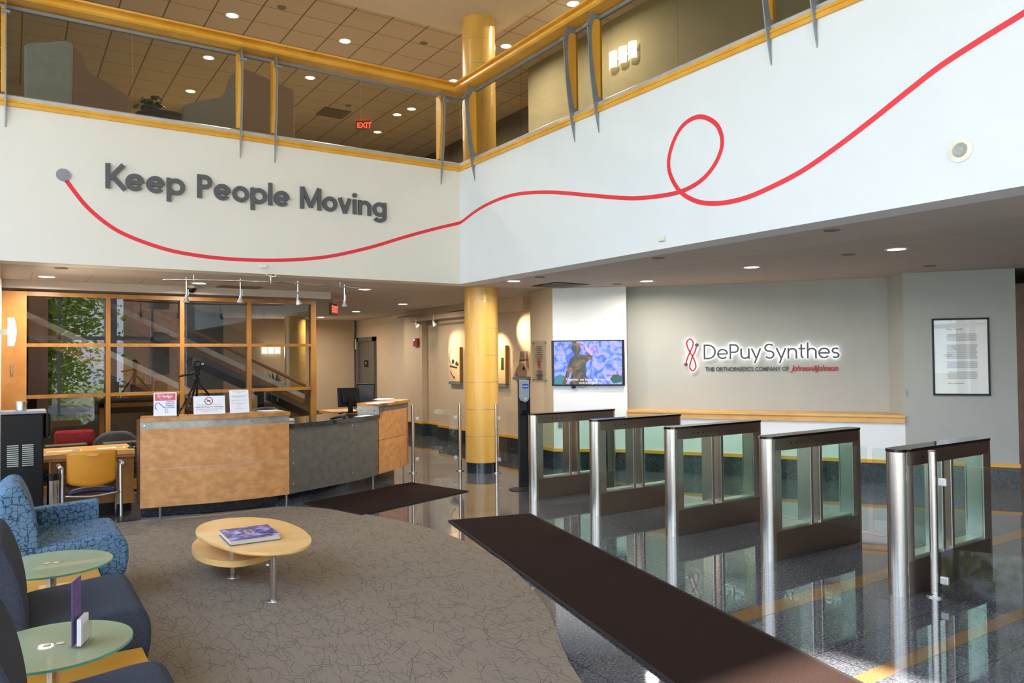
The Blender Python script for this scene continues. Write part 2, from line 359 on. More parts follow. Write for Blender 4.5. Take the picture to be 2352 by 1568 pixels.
def text_mesh(name, body, size, material, origin, u, v, parent, depth=.001, align='LEFT', offset=0.0, spacing=1.0, shear=0, lab=None):
    cu = bpy.data.curves.new('t', 'FONT'); cu.body = body; cu.size = size; cu.extrude = depth; cu.align_x = align; cu.offset = offset; cu.space_character = spacing; cu.shear = shear
    t = bpy.data.objects.new('t', cu); COL.objects.link(t)
    dg = bpy.context.evaluated_depsgraph_get(); me = bpy.data.meshes.new_from_object(t.evaluated_get(dg))
    bpy.data.objects.remove(t); bpy.data.curves.remove(cu)
    u = np.array(u, float); v = np.array(v, float); n = np.cross(u, v); org = np.array(wloc(parent)) if parent else np.zeros(3)
    for vt in me.vertices:
        c = vt.co; vt.co = Vector(tuple(np.array(origin)+u*c.x+v*c.y+n*c.z-org))
    me.materials.clear(); me.materials.append(material)
    o = bpy.data.objects.new(name, me); COL.objects.link(o)
    if parent: o.parent = parent
    if lab: o['label'] = lab
    return o
def area_light(parent, loc, size, power, color=(1, .86, .68), rot=(0, 0, 0), spread=170):
    l = bpy.data.lights.new('lamp_light', 'AREA'); l.shape = 'DISK'; l.size = size; l.energy = power; l.color = color; l.spread = radians(spread)
    o = bpy.data.objects.new('lamp_light', l); COL.objects.link(o); o.rotation_euler = rot
    o.parent = parent; o.location = tuple(np.array(loc)-np.array(wloc(parent)))
    return o
def spot(parent, loc, target, power, color=(1, .78, .5), ang=40, blend=.6, rad=.02):
    l = bpy.data.lights.new('lamp_light', 'SPOT'); l.energy = power; l.color = color; l.spot_size = radians(ang); l.spot_blend = blend; l.shadow_soft_size = rad
    o = bpy.data.objects.new('lamp_light', l); COL.objects.link(o)
    d = Vector(target)-Vector(tuple(loc)); o.rotation_euler = d.to_track_quat('-Z', 'Y').to_euler()
    o.parent = parent; o.location = tuple(np.array(loc)-np.array(wloc(parent)))

# ------------------------------------------------------------ flat-stroke lettering
def arc(cx, cy, rx, ry, a0, a1, n=20):
    return [(cx+rx*cos(radians(a0+(a1-a0)*i/n)), cy+ry*sin(radians(a0+(a1-a0)*i/n))) for i in range(n+1)]
def glyph(ch, w):
    h = w/2; X = .70; r = (X-w)/2; cx = h+r; cy = X/2
    circ = arc(cx, cy, r, r, 0, 360, 36)
    if ch == 'K': return [[(h, 0), (h, 1)], [(.63, 1), (w*.9, .40)], [(.24, .52), (.70, 0)]], .66
    if ch == 'e': return [[(w*.9, cy), (2*r+w*.5, cy)], arc(cx, cy, r, r, 0, 322, 32)], 2*r+w
    if ch == 'p': return [[(h, -.28), (h, X)], arc(cx+.01, cy, r, r, 0, 360, 36)], 2*r+w
    if ch == 'P':
        q = (.56-w)/2+.02; return [[(h, 0), (h, 1)], [(h, 1-h), (.30, 1-h)]+arc(.30, 1-h-q, q, q, 90, -90)+[(h, 1-h-2*q)]], .30+q+h
    if ch == 'D': return [[(h, 0), (h, 1)], [(h, 1-h), (.28, 1-h)]+arc(.28, .5, .5-h, .5-h, 90, -90, 24)+[(h, h)]], .28+.5
    if ch == 'o': return [circ], 2*r+w
    if ch == 'l': return [[(h, 0), (h, 1)]], w
    if ch == 'M': return [[(h, 0), (h, 1)], [(h*1.1, 1), (.49, .12)], [(.98-h*1.1, 1), (.49, .12)], [(.98-h, 0), (.98-h, 1)]], .98
    if ch == 'v': return [[(h*.8, X), (.31, 0)], [(.62-h*.8, X), (.31, 0)]], .62
    if ch == 'y': return [[(h*.8, X), (.33, .02)], [(.62-h*.6, X), (.22, -.28)]], .62
    if ch == 'i': return [[(h, 0), (h, X)], arc(h, .9, w*.3, w*.3, 0, 360, 12)], w
    if ch == 'n':
        q = .235; return [[(h, 0), (h, X)], arc(h+q, X-h-q*.95, q, q*.95, 180, 0)+[(h+2*q, 0)]], 2*q+w
    if ch == 'h':
        q = .235; return [[(h, 0), (h, 1.04)], arc(h+q, X-h-q*.95, q, q*.95, 180, 0)+[(h+2*q, 0)]], 2*q+w
    if ch == 'u':
        q = .235; return [[(h, X)]+arc(h+q, h+q*.95, q, q*.95, 180, 360), [(h+2*q, X), (h+2*q, 0)]], 2*q+w
    if ch == 'g': return [circ, [(2*r+h, X), (2*r+h, 0)]+arc(cx, 0-.01, r, .27-h, 0, -155, 18)], 2*r+w
    if ch == 't': return [[(.17, .92), (.17, .2)]+arc(.17+.14, .2-.0, .14, .2-h, 180, 262, 8), [(0, X-h), (.40, X-h)]], .42
    if ch in 'sS':
        H, wd = (X, .46) if ch == 's' else (1.0, .62)
        a = (H-w)/4; b_ = (wd-w)/2; c = wd/2
        return [arc(c, H-h-a, b_, a, 35, 180, 12)+arc(c, H-h-a, b_, a, 180, 268, 8)[1:]+arc(c, h+a, b_, a, 88, -40, 14)[1:]+arc(c, h+a, b_, a, -40, -148, 10)[1:]], wd
    if ch == 'J': return [arc(.28, .0, .2, .2, 200, 360, 12)+[(.48, 1)], [(.25, .95), (.6, 1.0)]], .6
    return [], .3
def ribbon(pts, w):
    P = [np.array(p, float) for p in pts]
    P = [P[0]]+[b for a, b in zip(P, P[1:]) if np.linalg.norm(b-a) > 1e-6]
    closed = np.linalg.norm(P[0]-P[-1]) < 1e-5 and len(P) > 3
    if closed: P = P[:-1]
    n = len(P); L = []; R = []
    for i in range(n):
        a = P[i-1] if (i > 0 or closed) else None; b = P[(i+1) % n] if (i < n-1 or closed) else None
        d1 = (P[i]-a) if a is not None else (b-P[i]); d2 = (b-P[i]) if b is not None else (P[i]-a)
        d1 = d1/np.linalg.norm(d1); d2 = d2/np.linalg.norm(d2); t = d1+d2; t = t/(np.linalg.norm(t)+1e-9)
        nn = np.array([-t[1], t[0]]); k = w/2/max(.4, np.dot(nn, np.array([-d1[1], d1[0]])))
        L.append(P[i]+nn*k); R.append(P[i]-nn*k)
    return L, R, closed
def add_stroke(mb, pts, w, org, u, v, nrm, depth, lift=0):
    "solid flat stroke: org + u*x + v*y, from lift to lift+depth along nrm"
    L, R, cl = ribbon(pts, w); org, u, v, nrm = [np.array(q, float) for q in (org, u, v, nrm)]
    T = lambda p, d: org+u*p[0]+v*p[1]+nrm*(lift+d)
    n = len(L); rng = range(n) if cl else range(n-1)
    for i in rng:
        j = (i+1) % n
        mb.quad([T(L[i], depth), T(R[i], depth), T(R[j], depth), T(L[j], depth)]); mb.quad([T(L[j], 0), T(R[j], 0), T(R[i], 0), T(L[i], 0)])
        mb.quad([T(L[i], 0), T(L[i], depth), T(L[j], depth), T(L[j], 0)]); mb.quad([T(R[j], 0), T(R[j], depth), T(R[i], depth), T(R[i], 0)])
    if not cl:
        for i in (0, n-1): mb.quad([T(L[i], 0), T(R[i], 0), T(R[i], depth), T(L[i], depth)])
def letters(body, w, gap, space, height, org, u, v, nrm, depth, lift, material, parent, name='letter', total=None, backing=None, kern={}):
    pos = []; x = 0; prev = ''
    for ch in body:
        if ch == ' ': x += space; prev = ''; continue
        x += kern.get(prev+ch, 0); st, adv = glyph(ch, w); pos.append((ch, x, st)); x += adv+gap; prev = ch
    x -= gap; sx_ = total/(x*height) if total else 1
    for ch, px_, st in pos:
        mb = MB(); o2 = MB()
        for k, s in enumerate(st):
            ww = w if not (ch == 'i' and k == 1) else w*.62
            pts = [((px_+a)*height*sx_, b*height) for a, b in s]
            add_stroke(mb, pts, ww*height, org, u, v, nrm, depth+k*.0006, lift)
            if backing: add_stroke(o2, pts, ww*height*.8, org, u, v, nrm, .004, .022)
        o = mb.build(name, material, parent)
        if backing: o2.build('halo_light', backing, o, label='white glowing edge behind the letter')
def catmull(P, n=8):
    P = [np.array(p, float) for p in P]; out = []
    Q = [2*P[0]-P[1]]+P+[2*P[-1]-P[-2]]
    for i in range(1, len(Q)-2):
        p0, p1, p2, p3 = Q[i-1:i+3]
        for k in range(n):
            t = k/n; out.append(.5*((2*p1)+(-p0+p2)*t+(2*p0-5*p1+4*p2-p3)*t*t+(-p0+3*p1-3*p2+p3)*t**3))
    out.append(P[-1]); return out

# ============================================================ STRUCTURE
LY, RX = 9.276, 5.284            # planes of the two balcony walls
CEIL, UF, UC = 2.74, 4.33, 7.07  # lower ceiling, upper floor, upper ceiling
struct(MB().box((-6, -5.4, -.12), (12.5, 24.5, 0)), 'floor', M['floor'])
cp = catmull([(-3.0, -4.0), (.2, -1.4), (1.75, 1.0), (2.485, 3.128), (3.09, 4.32), (3.46, 5.6), (3.46, 7.0), (3.05, 8.25), (2.65, 8.80)], 6)
poly = [(p[0], p[1], 0.0) for p in cp]+[(1.2, 8.95, 0), (-.05, 8.95, 0), (-.05, 8.9, 0), (-3.0, 9.0, 0)]
tag(MB().prism(poly, 0, (0, 0, .006)).build('carpet', M['carpet']), 'large taupe carpet with dark scratch lines and a curved edge on the lobby floor', 'carpet')
n = 0
def stripe(a, b):
    global n; n += 1
    struct(MB().box((a[0], a[1], 0), (b[0], b[1], .0012)), 'trim_%d' % n, M['goldstone'])
stripe((3.3, 3.24), (9.9, 3.40)); stripe((3.5, 2.27), (9.9, 2.37))
stripe((5.62, -4), (5.74, 9.2)) if False else None
stripe((6.75, 4.0), (6.85, 8.6)); stripe((2.6, 5.70), (9.2, 5.80)) if False else None

# balcony walls
struct(MB().box((-3.3, LY, CEIL), (RX+.3, LY+.3, UF)), 'wall_left', M['lwall'])
struct(MB().box((RX, -5.3, CEIL), (RX+.3, LY, UF)), 'wall_right', M['white'])
# lower ceiling : painted band along the edge, tiles behind
struct(MB().box((-3.3, LY+.3, CEIL), (6.45, 10.35, CEIL+.1)).box((RX+.3, -5.3, CEIL), (6.45, LY+.3, CEIL+.1)), 'ceiling', M['bandpaint'])
struct(MB().box((-3.3, 10.35, CEIL), (6.45, 24, CEIL+.1)).box((6.45, -5.3, CEIL), (12, 24, CEIL+.1)), 'ceiling', M['tiles2'])
struct(MB().box((-.1, 11.34, 2.635), (4.14, 11.75, CEIL)), 'trim_%d' % 20, M['bandpaint'])
# upper floor, upper ceiling
struct(MB().box((-3.3, LY+.3, UF-.05), (12, 24, UF)).box((RX+.3, -5.3, UF-.05), (12, LY+.3, UF)), 'floor', mat('upper_carpet', '6a5d50', .95))
e1 = Pz(1062, 80, 6.785); e2 = Pz(1160, 66, 6.785)
SOX, SOY = e2[0]+.0, e1[1]
struct(MB().box((-3.3, -5.3, 6.785), (SOX, SOY, 7.3)), 'ceiling', M['drywall'])
struct(MB().box((-3.3, SOY, UC), (12, 24, 7.3)).box((SOX, -5.3, UC), (12, SOY, 7.3)), 'ceiling', M['tiles'])
# outer shell
ws = MB()
ws.box((-3.3, -5.3, 5.0), (2.9, -5.0, 7.3)).box((2.9, -5.3, 6.56), (5.6, -5.0, 7.3)).box((5.05, -5.3, 0), (12, -5.0, 7.3))
for x0, x1 in ((-3.3, -2.95), (-.35, .0), (2.55, 2.9)): ws.box((x0, -5.3, 0), (x1, -5.0, 6.4))
for x0, x1 in ((-2.95, -.35), (0, 2.55), (2.9, 5.05)):
    for zz in (2.4, 4.6): ws.box((x0, -5.2, zz), (x1, -5.08, zz+.12))
    ws.box(((x0+x1)/2-.04, -5.2, 0), ((x0+x1)/2+.04, -5.08, 6.56))
struct(ws, 'wall_south', M['white'])
ww = MB().box((-3.3, -5, 6.4), (-3.0, 9.3, 7.3)).box((-3.3, -5, 0), (-3.0, 9.3, .15))
for y in (-5, -2.2, .6, 3.4, 6.2, 9.0): ww.box((-3.3, y, 0), (-3.0, y+.3, 6.4))
for zz in (2.4, 4.6): ww.box((-3.2, -5, zz), (-3.08, 9.3, zz+.1))
for y in (-.65, 2.15, 4.95, 7.75, -3.45): ww.box((-3.2, y, 0), (-3.1, y+.08, 6.4))
struct(ww, 'wall_west', M['white'])
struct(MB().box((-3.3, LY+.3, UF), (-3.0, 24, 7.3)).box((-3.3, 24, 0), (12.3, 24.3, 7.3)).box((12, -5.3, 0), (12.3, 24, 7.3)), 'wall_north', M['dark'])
struct(MB().box((8.0, -5.3, UF), (8.2, 11.45, UC)), 'wall_upper', M['upwall'])
struct(MB().box((-3.0, 17.3, UF), (4.3, 17.5, UC)), 'wall_upper', mat('tan_paint', 'b59c70', .8))
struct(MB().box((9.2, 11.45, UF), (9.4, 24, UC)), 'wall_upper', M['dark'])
struct(MB().box((-3.3, 9.3, 0), (-.1, 11.6, CEIL)), 'wall_corner', M['lwall'])

# far walls on the right, each as a thick vertical slab along a plan line
def wall_seg(mb, a, b, z0, z1, t=.12, side=1):
    a = np.array(a, float); b = np.array(b, float); d = b-a; d /= np.linalg.norm(d); nrm = np.array([d[1], -d[0]])*side*-1
    P = [a, b, b+nrm*t, a+nrm*t]
    mb.prism([(p[0], p[1], z0) for p in P], 0, (0, 0, z1-z0)); return mb
A = (6.86, 9.235); B = (7.66, 8.47); B1 = (7.86, 8.66); B2 = (10.03, 5.80); B3 = (9.645, 5.374); B4 = (10.343, 4.448)
struct(wall_seg(MB(), A, B, 0, CEIL), 'wall_screen', M['white'])
w2 = MB(); wall_seg(w2, B, B1, 0, CEIL); wall_seg(w2, B1, B2, 0, CEIL); wall_seg(w2, B2, B3, 0, CEIL)
struct(w2, 'wall_sign', M['greypaint'])
w2 = MB(); wall_seg(w2, B3, B4, 0, CEIL); wall_seg(w2, B4, (10.40, 4.37), 0, CEIL)
struct(w2, 'wall_poster', M['greypaint'])
w2 = MB(); wall_seg(w2, (10.40, 4.37), (10.9, 2.0), 0, 2.55); wall_seg(w2, (10.9, 2.0), (10.9, -5), 0, CEIL)
struct(w2, 'door_1', M['brownwood'])
w2 = MB(); wall_seg(w2, B, B3, 0, .83)
struct(w2, 'wall_ledge', M['white'])
def ledge_poly(z, o=0.0):
    d = np.array([B3[0]-B[0], B3[1]-B[1]]); d /= np.linalg.norm(d); nn = np.array([-d[1], d[0]])*-1
    f0 = np.array(B)+nn*o; f1 = np.array(B3)+nn*o
    return [(f0[0], f0[1], z), (f1[0], f1[1], z), (B2[0], B2[1], z), (B1[0], B1[1], z)]
struct(MB().prism(ledge_poly(.87, .05), 0, (0, 0, .03)).prism(ledge_poly(.795, .03), 0, (0, 0, .075)), 'trim_21', M['desktop'])
Q = [(7.9, 24), (7.9, 16.9), (7.7, 16.9), (7.7, 15.8), (7.5, 15.8), (7.5, 14.9), (7.62, 14.9), (7.62, 14.1), (7.43, 14.0), (7.43, 10.35), (6.98, 10.0), A]
struct(MB().prism([(p[0], p[1], 0) for p in Q+[(7.15, 9.45), (8.8, 11.2), (8.8, 24)]], 0, (0, 0, CEIL)), 'wall_back', M['beige'])
struct(MB().box((7.25, 10.6, 2.50), (7.43, 15.2, CEIL)), 'trim_22', M['beige'])
# granite base and wood cap along those walls
def base_run(pts, name1, name2, off=.012):
    m1 = MB(); m2 = MB()
    for p, q in zip(pts, pts[1:]):
        p = np.array(p, float); q = np.array(q, float); d = (q-p)/np.linalg.norm(q-p); nn = np.array([d[1], -d[0]])
        P0, P1 = p+nn*off-d*.01, q+nn*off+d*.01
        m1.prism([(P0[0], P0[1], 0), (P1[0], P1[1], 0), (q[0], q[1], 0), (p[0], p[1], 0)], 0, (0, 0, .27))
        P0, P1 = p+nn*(off+.014)-d*.01, q+nn*(off+.014)+d*.01
        m2.prism([(P0[0], P0[1], .27), (P1[0], P1[1], .27), (q[0], q[1], .27), (p[0], p[1], .27)], 0, (0, 0, .045))
    struct(m1, name1, M['base']); struct(m2, name2, M['maple_h'])
base_run([(7.9, 24), (7.9, 22.1)], 'baseboard_far', 'trim_23'); base_run([(7.9, 20.7), (7.9, 19.4)], 'baseboard_far', 'trim_24')
base_run([(7.9, 18.3), (7.9, 16.9), (7.7, 16.9), (7.7, 15.8), (7.5, 15.8), (7.5, 14.9), (7.62, 14.9), (7.62, 14.1), (7.43, 14.0), (7.43, 10.35), (6.98, 10.0), A, B, B3, B4, (10.40, 4.37)], 'baseboard_back', 'trim_25')
# lower room behind the partition
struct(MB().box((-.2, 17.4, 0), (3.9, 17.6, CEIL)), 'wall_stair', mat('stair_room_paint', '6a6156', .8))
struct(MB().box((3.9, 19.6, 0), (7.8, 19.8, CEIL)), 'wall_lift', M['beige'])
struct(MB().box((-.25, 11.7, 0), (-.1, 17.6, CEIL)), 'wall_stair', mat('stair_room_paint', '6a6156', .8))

# painted ribbon line across both balcony walls
rp1 = [(145, 402), (160, 425), (200, 475), (250, 517), (300, 544), (380, 572), (450, 586), (520, 594), (600, 597.5), (680, 596), (760, 588), (850, 568), (930, 544), (1000, 525), (1058, 511.5)]
rp2 = [(1058, 511.5), (1100, 480), (1150, 456), (1200, 444), (1270, 441.5), (1350, 448), (1440, 455), (1500, 452), (1563, 440), (1612, 413), (1645, 372), (1659, 326), (1645, 285), (1606, 268), (1567, 290), (1542, 340), (1537, 390), (1560, 437), (1600, 462), (1648, 467), (1704, 457), (1760, 435), (1840, 394), (1920, 339), (2000, 278), (2080, 214), (2160, 152), (2255, 90), (2352, 30), (2440, -28)]
gm = MB(); w_ = .043
q1 = catmull([(PY(x, y, LY)[0], PY(x, y, LY)[2]) for x, y in rp1], 6); q1[-1] = np.array([RX, q1[-1][1]])
add_stroke(gm, q1, w_, (0, LY-.0005, 0), (1, 0, 0), (0, 0, 1), (0, -1, 0), .0015)
q2 = catmull([(-PX(x, y, RX)[1], PX(x, y, RX)[2]) for x, y in rp2], 6); q2[0] = np.array([-LY, q1[-1][1]])
half = len(q2)//2
add_stroke(gm, q2[:half+1], w_, (RX-.0005, 0, 0), (0, -1, 0), (0, 0, 1), (-1, 0, 0), .0015)
add_stroke(gm, q2[half:], w_, (RX-.0005, 0, 0), (0, -1, 0), (0, 0, 1), (-1, 0, 0), .0025)
gr = tag(gm.build('wall_graphic_line', M['red']), 'long red painted line curling into a loop across both white balcony walls', 'wall graphic')
dc = PY(145, 402, LY)
MB().cyl((dc[0], LY, dc[2]), (dc[0], LY-.02, dc[2]), .066, 32).build('end_dot', mat('dot_grey', '8b8b90', .5), gr, label='round grey end dot')
# Keep People Moving
k0 = PY(243, 432, LY); k1 = PY(243, 375, LY)
kt = thing('wall_lettering', 'raised dark grey letters reading Keep People Moving on the white balcony wall', 'wall lettering', (k0[0], LY, k0[2]))
hgt = .272
letters('Keep People Moving', .176, .066, .42, hgt, (.850, LY, 3.585), (1, 0, -.004), (0, 0, 1), (0, -1, 0), .03, .004, M['greyletter'], kt, total=3.30, kern={'Ke': -.02, 'vi': .02, 'in': .03, 'ng': .02})

# ============================================================ BALCONY RAILING
rail = thing('balcony_railing', 'glass balcony railing with yellow wood handrail and curved steel posts running round the corner', 'railing', (RX, LY, UF))
def sweep(mb, prof, x0=-3.0, y1=-5.0):
    "closed profile of (d, z) swept along the inner corner path"
    n_ = len(prof)
    for i in range(n_):
        (d0, z0), (d1, z1) = prof[i], prof[(i+1) % n_]
        a = lambda d, z: [(x0, LY-d, z), (RX-d, LY-d, z), (RX-d, y1, z)]
        p, q = a(d0, z0), a(d1, z1)
        mb.quad([p[0], p[1], q[1], q[0]]); mb.quad([p[1], p[2], q[2], q[1]])
    return mb
sweep(MB(), [(.14, 5.405), (.165, 5.42), (.165, 5.45), (.155, 5.456), (.105, 5.458), (.095, 5.50), (.145, 5.512), (.15, 5.53), (-.10, 5.53), (-.10, 5.405)]).build('handrail', M['maple_h'], rail)
sweep(MB(), [(-.015, 5.35), (-.015, 5.385), (-.055, 5.385), (-.055, 5.35)]).build('top_channel', M['greymetal'], rail)
sweep(MB(), [(.012, 4.40), (.012, 4.44), (-.01, 4.455), (-.06, 4.455), (-.06, 4.40)]).build('bottom_channel', M['alu'], rail)
struct(sweep(MB(), [(.025, 4.33), (.025, 4.365), (.018, 4.367), (.018, 4.372), (.025, 4.374), (.025, 4.40), (-.1, 4.40), (-.1, 4.33)]), 'trim_26', M['maple_h'])
blade = [(.155, 5.46), (.160, 5.37), (.20, 5.30), (.215, 5.25), (.205, 5.22), (.2, 5.1), (.19, 4.9), (.165, 4.65), (.13, 4.40), (.09, 4.22), (.062, 4.11),
         (.07, 4.25), (.06, 4.35), (.0, 4.41), (.0, 4.47), (.07, 4.50), (.10, 4.65), (.14, 4.9), (.155, 5.1), (.15, 5.24), (.12, 5.33), (.04, 5.37), (.04, 5.405), (.12, 5.39), (.14, 5.45)]
woodp = [(0, 5.345), (.085, 5.35), (.10, 5.31), (.135, 5.24), (.148, 5.12), (.14, 4.95), (.115, 4.72), (.075, 4.47), (0, 4.46)]
def post(t, wing):
    f = (lambda d, z, s: (t+s, LY-(d-.06), z)) if wing == 'L' else (lambda d, z, s: (RX-(d-.06), t-s, z))
    ax = (1, 0, 0) if wing == 'L' else (0, -1, 0); dv = lambda k: tuple(np.array(ax)*k)
    po = MB().prism([f(d, z, 0) for d, z in blade], 0, dv(.012)).build('post', M['greymetal'], rail)
    MB().prism([f(d, z, -.034) for d, z in woodp], 0, dv(.034)).build('wood_panel', M['maple'], po)
    a = np.array(f(.215, 5.25, -.03)); MB().cyl(a, a+np.array(dv(.075)), .018, 14).build('knob', M['greymetal'], po)
    for z, d in ((5.16, .07), (4.92, .065), (4.68, .05)):
        a = np.array(f(d, z, -.04)); MB().cyl(a, a+np.array(dv(.01)), .008, 8).build('bolt', M['metalgrey2'], po)
for t in (-.06, 2.27, 2.68, 4.98): post(t, 'L')
for t in (8.86, 6.66, 6.24, 4.02, 3.59): post(t, 'R')
for a, b in ((-3, -.06), (-.06, 1.12), (1.12, 2.27), (2.27, 2.68), (2.68, 3.82), (3.82, 4.98), (4.98, RX+.03)):
    MB().box((a+.004, LY+.03, 4.45), (b-.004, LY+.042, 5.36)).build('glass_pane', M['bglass'], rail)
for b, a in ((LY+.02, 8.86), (8.86, 7.78), (7.78, 6.66), (6.66, 6.24), (6.24, 5.10), (5.10, 4.02), (4.02, 3.59), (3.59, 2.4), (2.4, -1.2), (-1.2, -4.9)):
    MB().box((RX+.03, a+.004, 4.45), (RX+.042, b-.004, 5.36)).build('glass_pane', M['bglass'], rail)

# ============================================================ COLUMNS
def column(c, r, z1, label, ringsz):
    t = thing('column', label, 'column', (c[0], c[1], 0))
    MB().lathe((c[0], c[1], .155), [(r-.003, 0), (r, 0), (r, z1-.155)], 48).build('veneer_shaft', M['column'], t)
    MB().lathe((c[0], c[1], 0), [(r-.012, 0), (r-.012, .155), (0, .155)], 48).build('granite_plinth', M['base'], t)
    for z in ringsz: MB().lathe((c[0], c[1], z), [(r+.0005, 0), (r+.0022, .001), (r+.0022, .004), (r+.0005, .005)], 48).build('seam_ring', M['metalgrey2'], t)
    return t
cc = (5.885, 9.72); zf = lambda y: wyz((5.76, 9.50), 0, y)
column(cc, .25, 6.80, 'tall yellow wood column by the turnstiles rising past the balcony corner', [zf(691.6), zf(753.4), zf(816), zf(878), zf(940.6), zf(1003), zf(85), zf(143)])
column((5.82, 18.45), .25, CEIL, 'dim wooden column seen behind the glazed partition', [.6, 1.0, 1.4, 1.8, 2.2])

# ============================================================ GLAZED PARTITION
PYW = 11.45
win = bpy.data.objects.new('window_1', None); COL.objects.link(win); win.location = (2, PYW, 0); win['kind'] = 'structure'
fb = MB()
for z0, z1 in ((2.545, 2.60), (1.895, 1.94), (1.235, 1.28)): fb.box((.12, PYW-.05, z0), (3.92, PYW+.05, z1))
for x0, x1 in ((1.055, 1.11), (1.975, 2.03), (2.895, 2.95), (3.845, 3.925)): fb.box((x0, PYW-.055, .04), (x1, PYW+.055, 2.56))
fb.box((.12, PYW-.05, 0), (3.92, PYW+.05, .1)); fb.build('frame', M['frame'], win)
pb = MB().box((-.1, PYW-.06, 0), (.165, PYW+.06, 2.60)); pb.build('side_panel', M['drawer'], win)
xs = [.165, 1.08, 2.0, 2.92, 3.86]; zs = [.1, 1.255, 1.92, 2.56]
for a, b in zip(xs, xs[1:]):
    for c, d in zip(zs, zs[1:]): MB().box((a+.02, PYW-.004, c+.01), (b-.02, PYW+.004, d-.01)).build('pane', M['pane'], win)
for z in (2.15, 1.55): MB().cyl((.012, PYW-.07, z), (.012, PYW-.07, z+.12), .012, 10).build('hinge', M['metalgrey2'], win)
# ------------------------------------------------------------ staircase behind it
def stair_side(Yp, pa, pb_, parent, railtop):
    a = PY(*pa, Yp); b = PY(*pb_, Yp); d = (b-a)/np.linalg.norm(b-a); up = np.array([0, 0, 1.0])
    s_ = (b[2]-a[2])/(b[0]-a[0]); a = a-(b-a)*.35
    if b[2] < .1: pass
    P = lambda p, dz: (p[0], Yp, p[2]+dz)
    MB().prism([P(a, -.10), P(b, -.10), P(b, -.36), P(a, -.36)], 0, (0, .05, 0)).build('stringer', M['frame'], parent)
    MB().prism([P(a, .0), P(b, .0), P(b, -.10), P(a, -.10)], 0, (0, .05, 0)).build('stringer_cap', M['alu'], parent)
    return a, b
st = thing('staircase', 'staircase with wood stringers and glass balustrade behind the glazed partition', 'staircase', (2.5, 13.8, 0))
a1, b1 = stair_side(13.0, (105, 735), (480, 912), st, True)
a2, b2 = stair_side(14.6, (248, 690), (700, 905), st, True)
MB().prism([(a2[0], 13.05, a2[2]-.36), (b2[0], 13.05, b2[2]-.36), (b2[0], 13.05, b2[2]-.46), (a2[0], 13.05, a2[2]-.46)], 0, (0, 1.55, 0)).build('stair_flight', mat('step_stone', '5a5248', .8), st)
d2 = b2-a2
MB().prism([(a2[0], 14.62, a2[2]+.0), (b2[0], 14.62, b2[2]), (b2[0], 14.62, b2[2]+.62), (a2[0], 14.62, a2[2]+.62)], 0, (0, .012, 0)).build('balustrade_glass', M['glass'], st)
MB().tube([(a2[0], 14.55, a2[2]+.17), (b2[0], 14.55, b2[2]+.17)], .035, 10).build('handrail', M['drawer'], st)
MB().box((a1[0], 13.06, 0), (b1[0]-.9, 13.10, .9)).build('under_panel', mat('stair_grey', '5d5850', .8), st)
# planter ledge with succulent
lg = PY(600, 893, 16.5); lg2 = PY(688, 888, 16.5)
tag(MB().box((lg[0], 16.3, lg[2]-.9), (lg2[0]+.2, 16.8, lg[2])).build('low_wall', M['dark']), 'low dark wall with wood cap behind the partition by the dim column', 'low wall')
pl = thing('potted_succulent', 'blue green spiky succulent in a bowl on the low wall behind glass', 'plant', (PY(630, 890, 16.5)[0], 16.5, lg[2]))
c0 = wloc(pl)
MB().lathe(c0, [(0, 0), (.16, 0), (.24, .07), (.22, .07), (0, .05)], 20).build('bowl', M['drawer'], pl)
lb = MB()
for k in range(46):
    a = random.uniform(0, 2*pi); el = random.uniform(.25, 1.2); L = random.uniform(.22, .36)
    d = np.array([cos(a)*cos(el), sin(a)*cos(el), sin(el)]); s_ = np.array([-sin(a), cos(a), 0])*.022; p = np.array(c0)+(0, 0, .06)
    lb.quad([p-s_*.7, p+s_*.7, p+d*L*.6+s_, p+d*L*.6-s_]); lb.quad([p+d*L*.6-s_, p+d*L*.6+s_, p+d*L])
lb.build('leaves', M['bluegreen'], pl)
# a wood frame seen low through the partition, and the back counter of the desk
fa = PY(228, 927, 12.2); fb_ = PY(420, 925, 12.2)
tag(MB().box((fa[0], 12.18, 0), (fa[0]+.06, 12.24, fa[2])).box((fa[0], 12.18, fa[2]-.06), (fb_[0], 12.24, fa[2])).box((fb_[0]-.06, 12.18, 0), (fb_[0], 12.24, fa[2])).build('door_frame', M['drawer']),
    'low wooden frame standing behind the lower panes of the glazed partition', 'frame')

# ============================================================ ELEVATOR DOORS AND WALL DEVICES
def elev(y0, y1, lab):
    t = thing('elevator_door', lab, 'elevator door', (7.9, (y0+y1)/2, 0))
    MB().box((7.86, y0, 0), (7.895, y1, 2.19)).box((7.86, y0, 2.19), (7.895, y1, 2.25)).build('door_leaf', M['doorgrey'], t)
    MB().box((7.82, y0-.06, 0), (7.9, y0+.05, 2.27)).box((7.82, y1-.05, 0), (7.9, y1+.06, 2.27)).box((7.82, y0-.06, 2.16), (7.9, y1+.06, 2.27)).build('door_frame', M['doorgrey'], t)
    MB().box((7.85, (y0+y1)/2-.14, 1.48), (7.862, (y0+y1)/2+.12, 1.66)).build('floor_sign', M['black'], t)
    cs = (7.848, (y0+y1)/2+.05, 1.54); text_mesh('sign_star', '*1', .1, M['paper'], cs, (0, -1, 0), (0, 0, 1), t)
elev(20.75, 22.0, 'grey elevator door nearer to the glazed partition'); elev(18.35, 19.4, 'grey elevator door nearer to the wooden column')
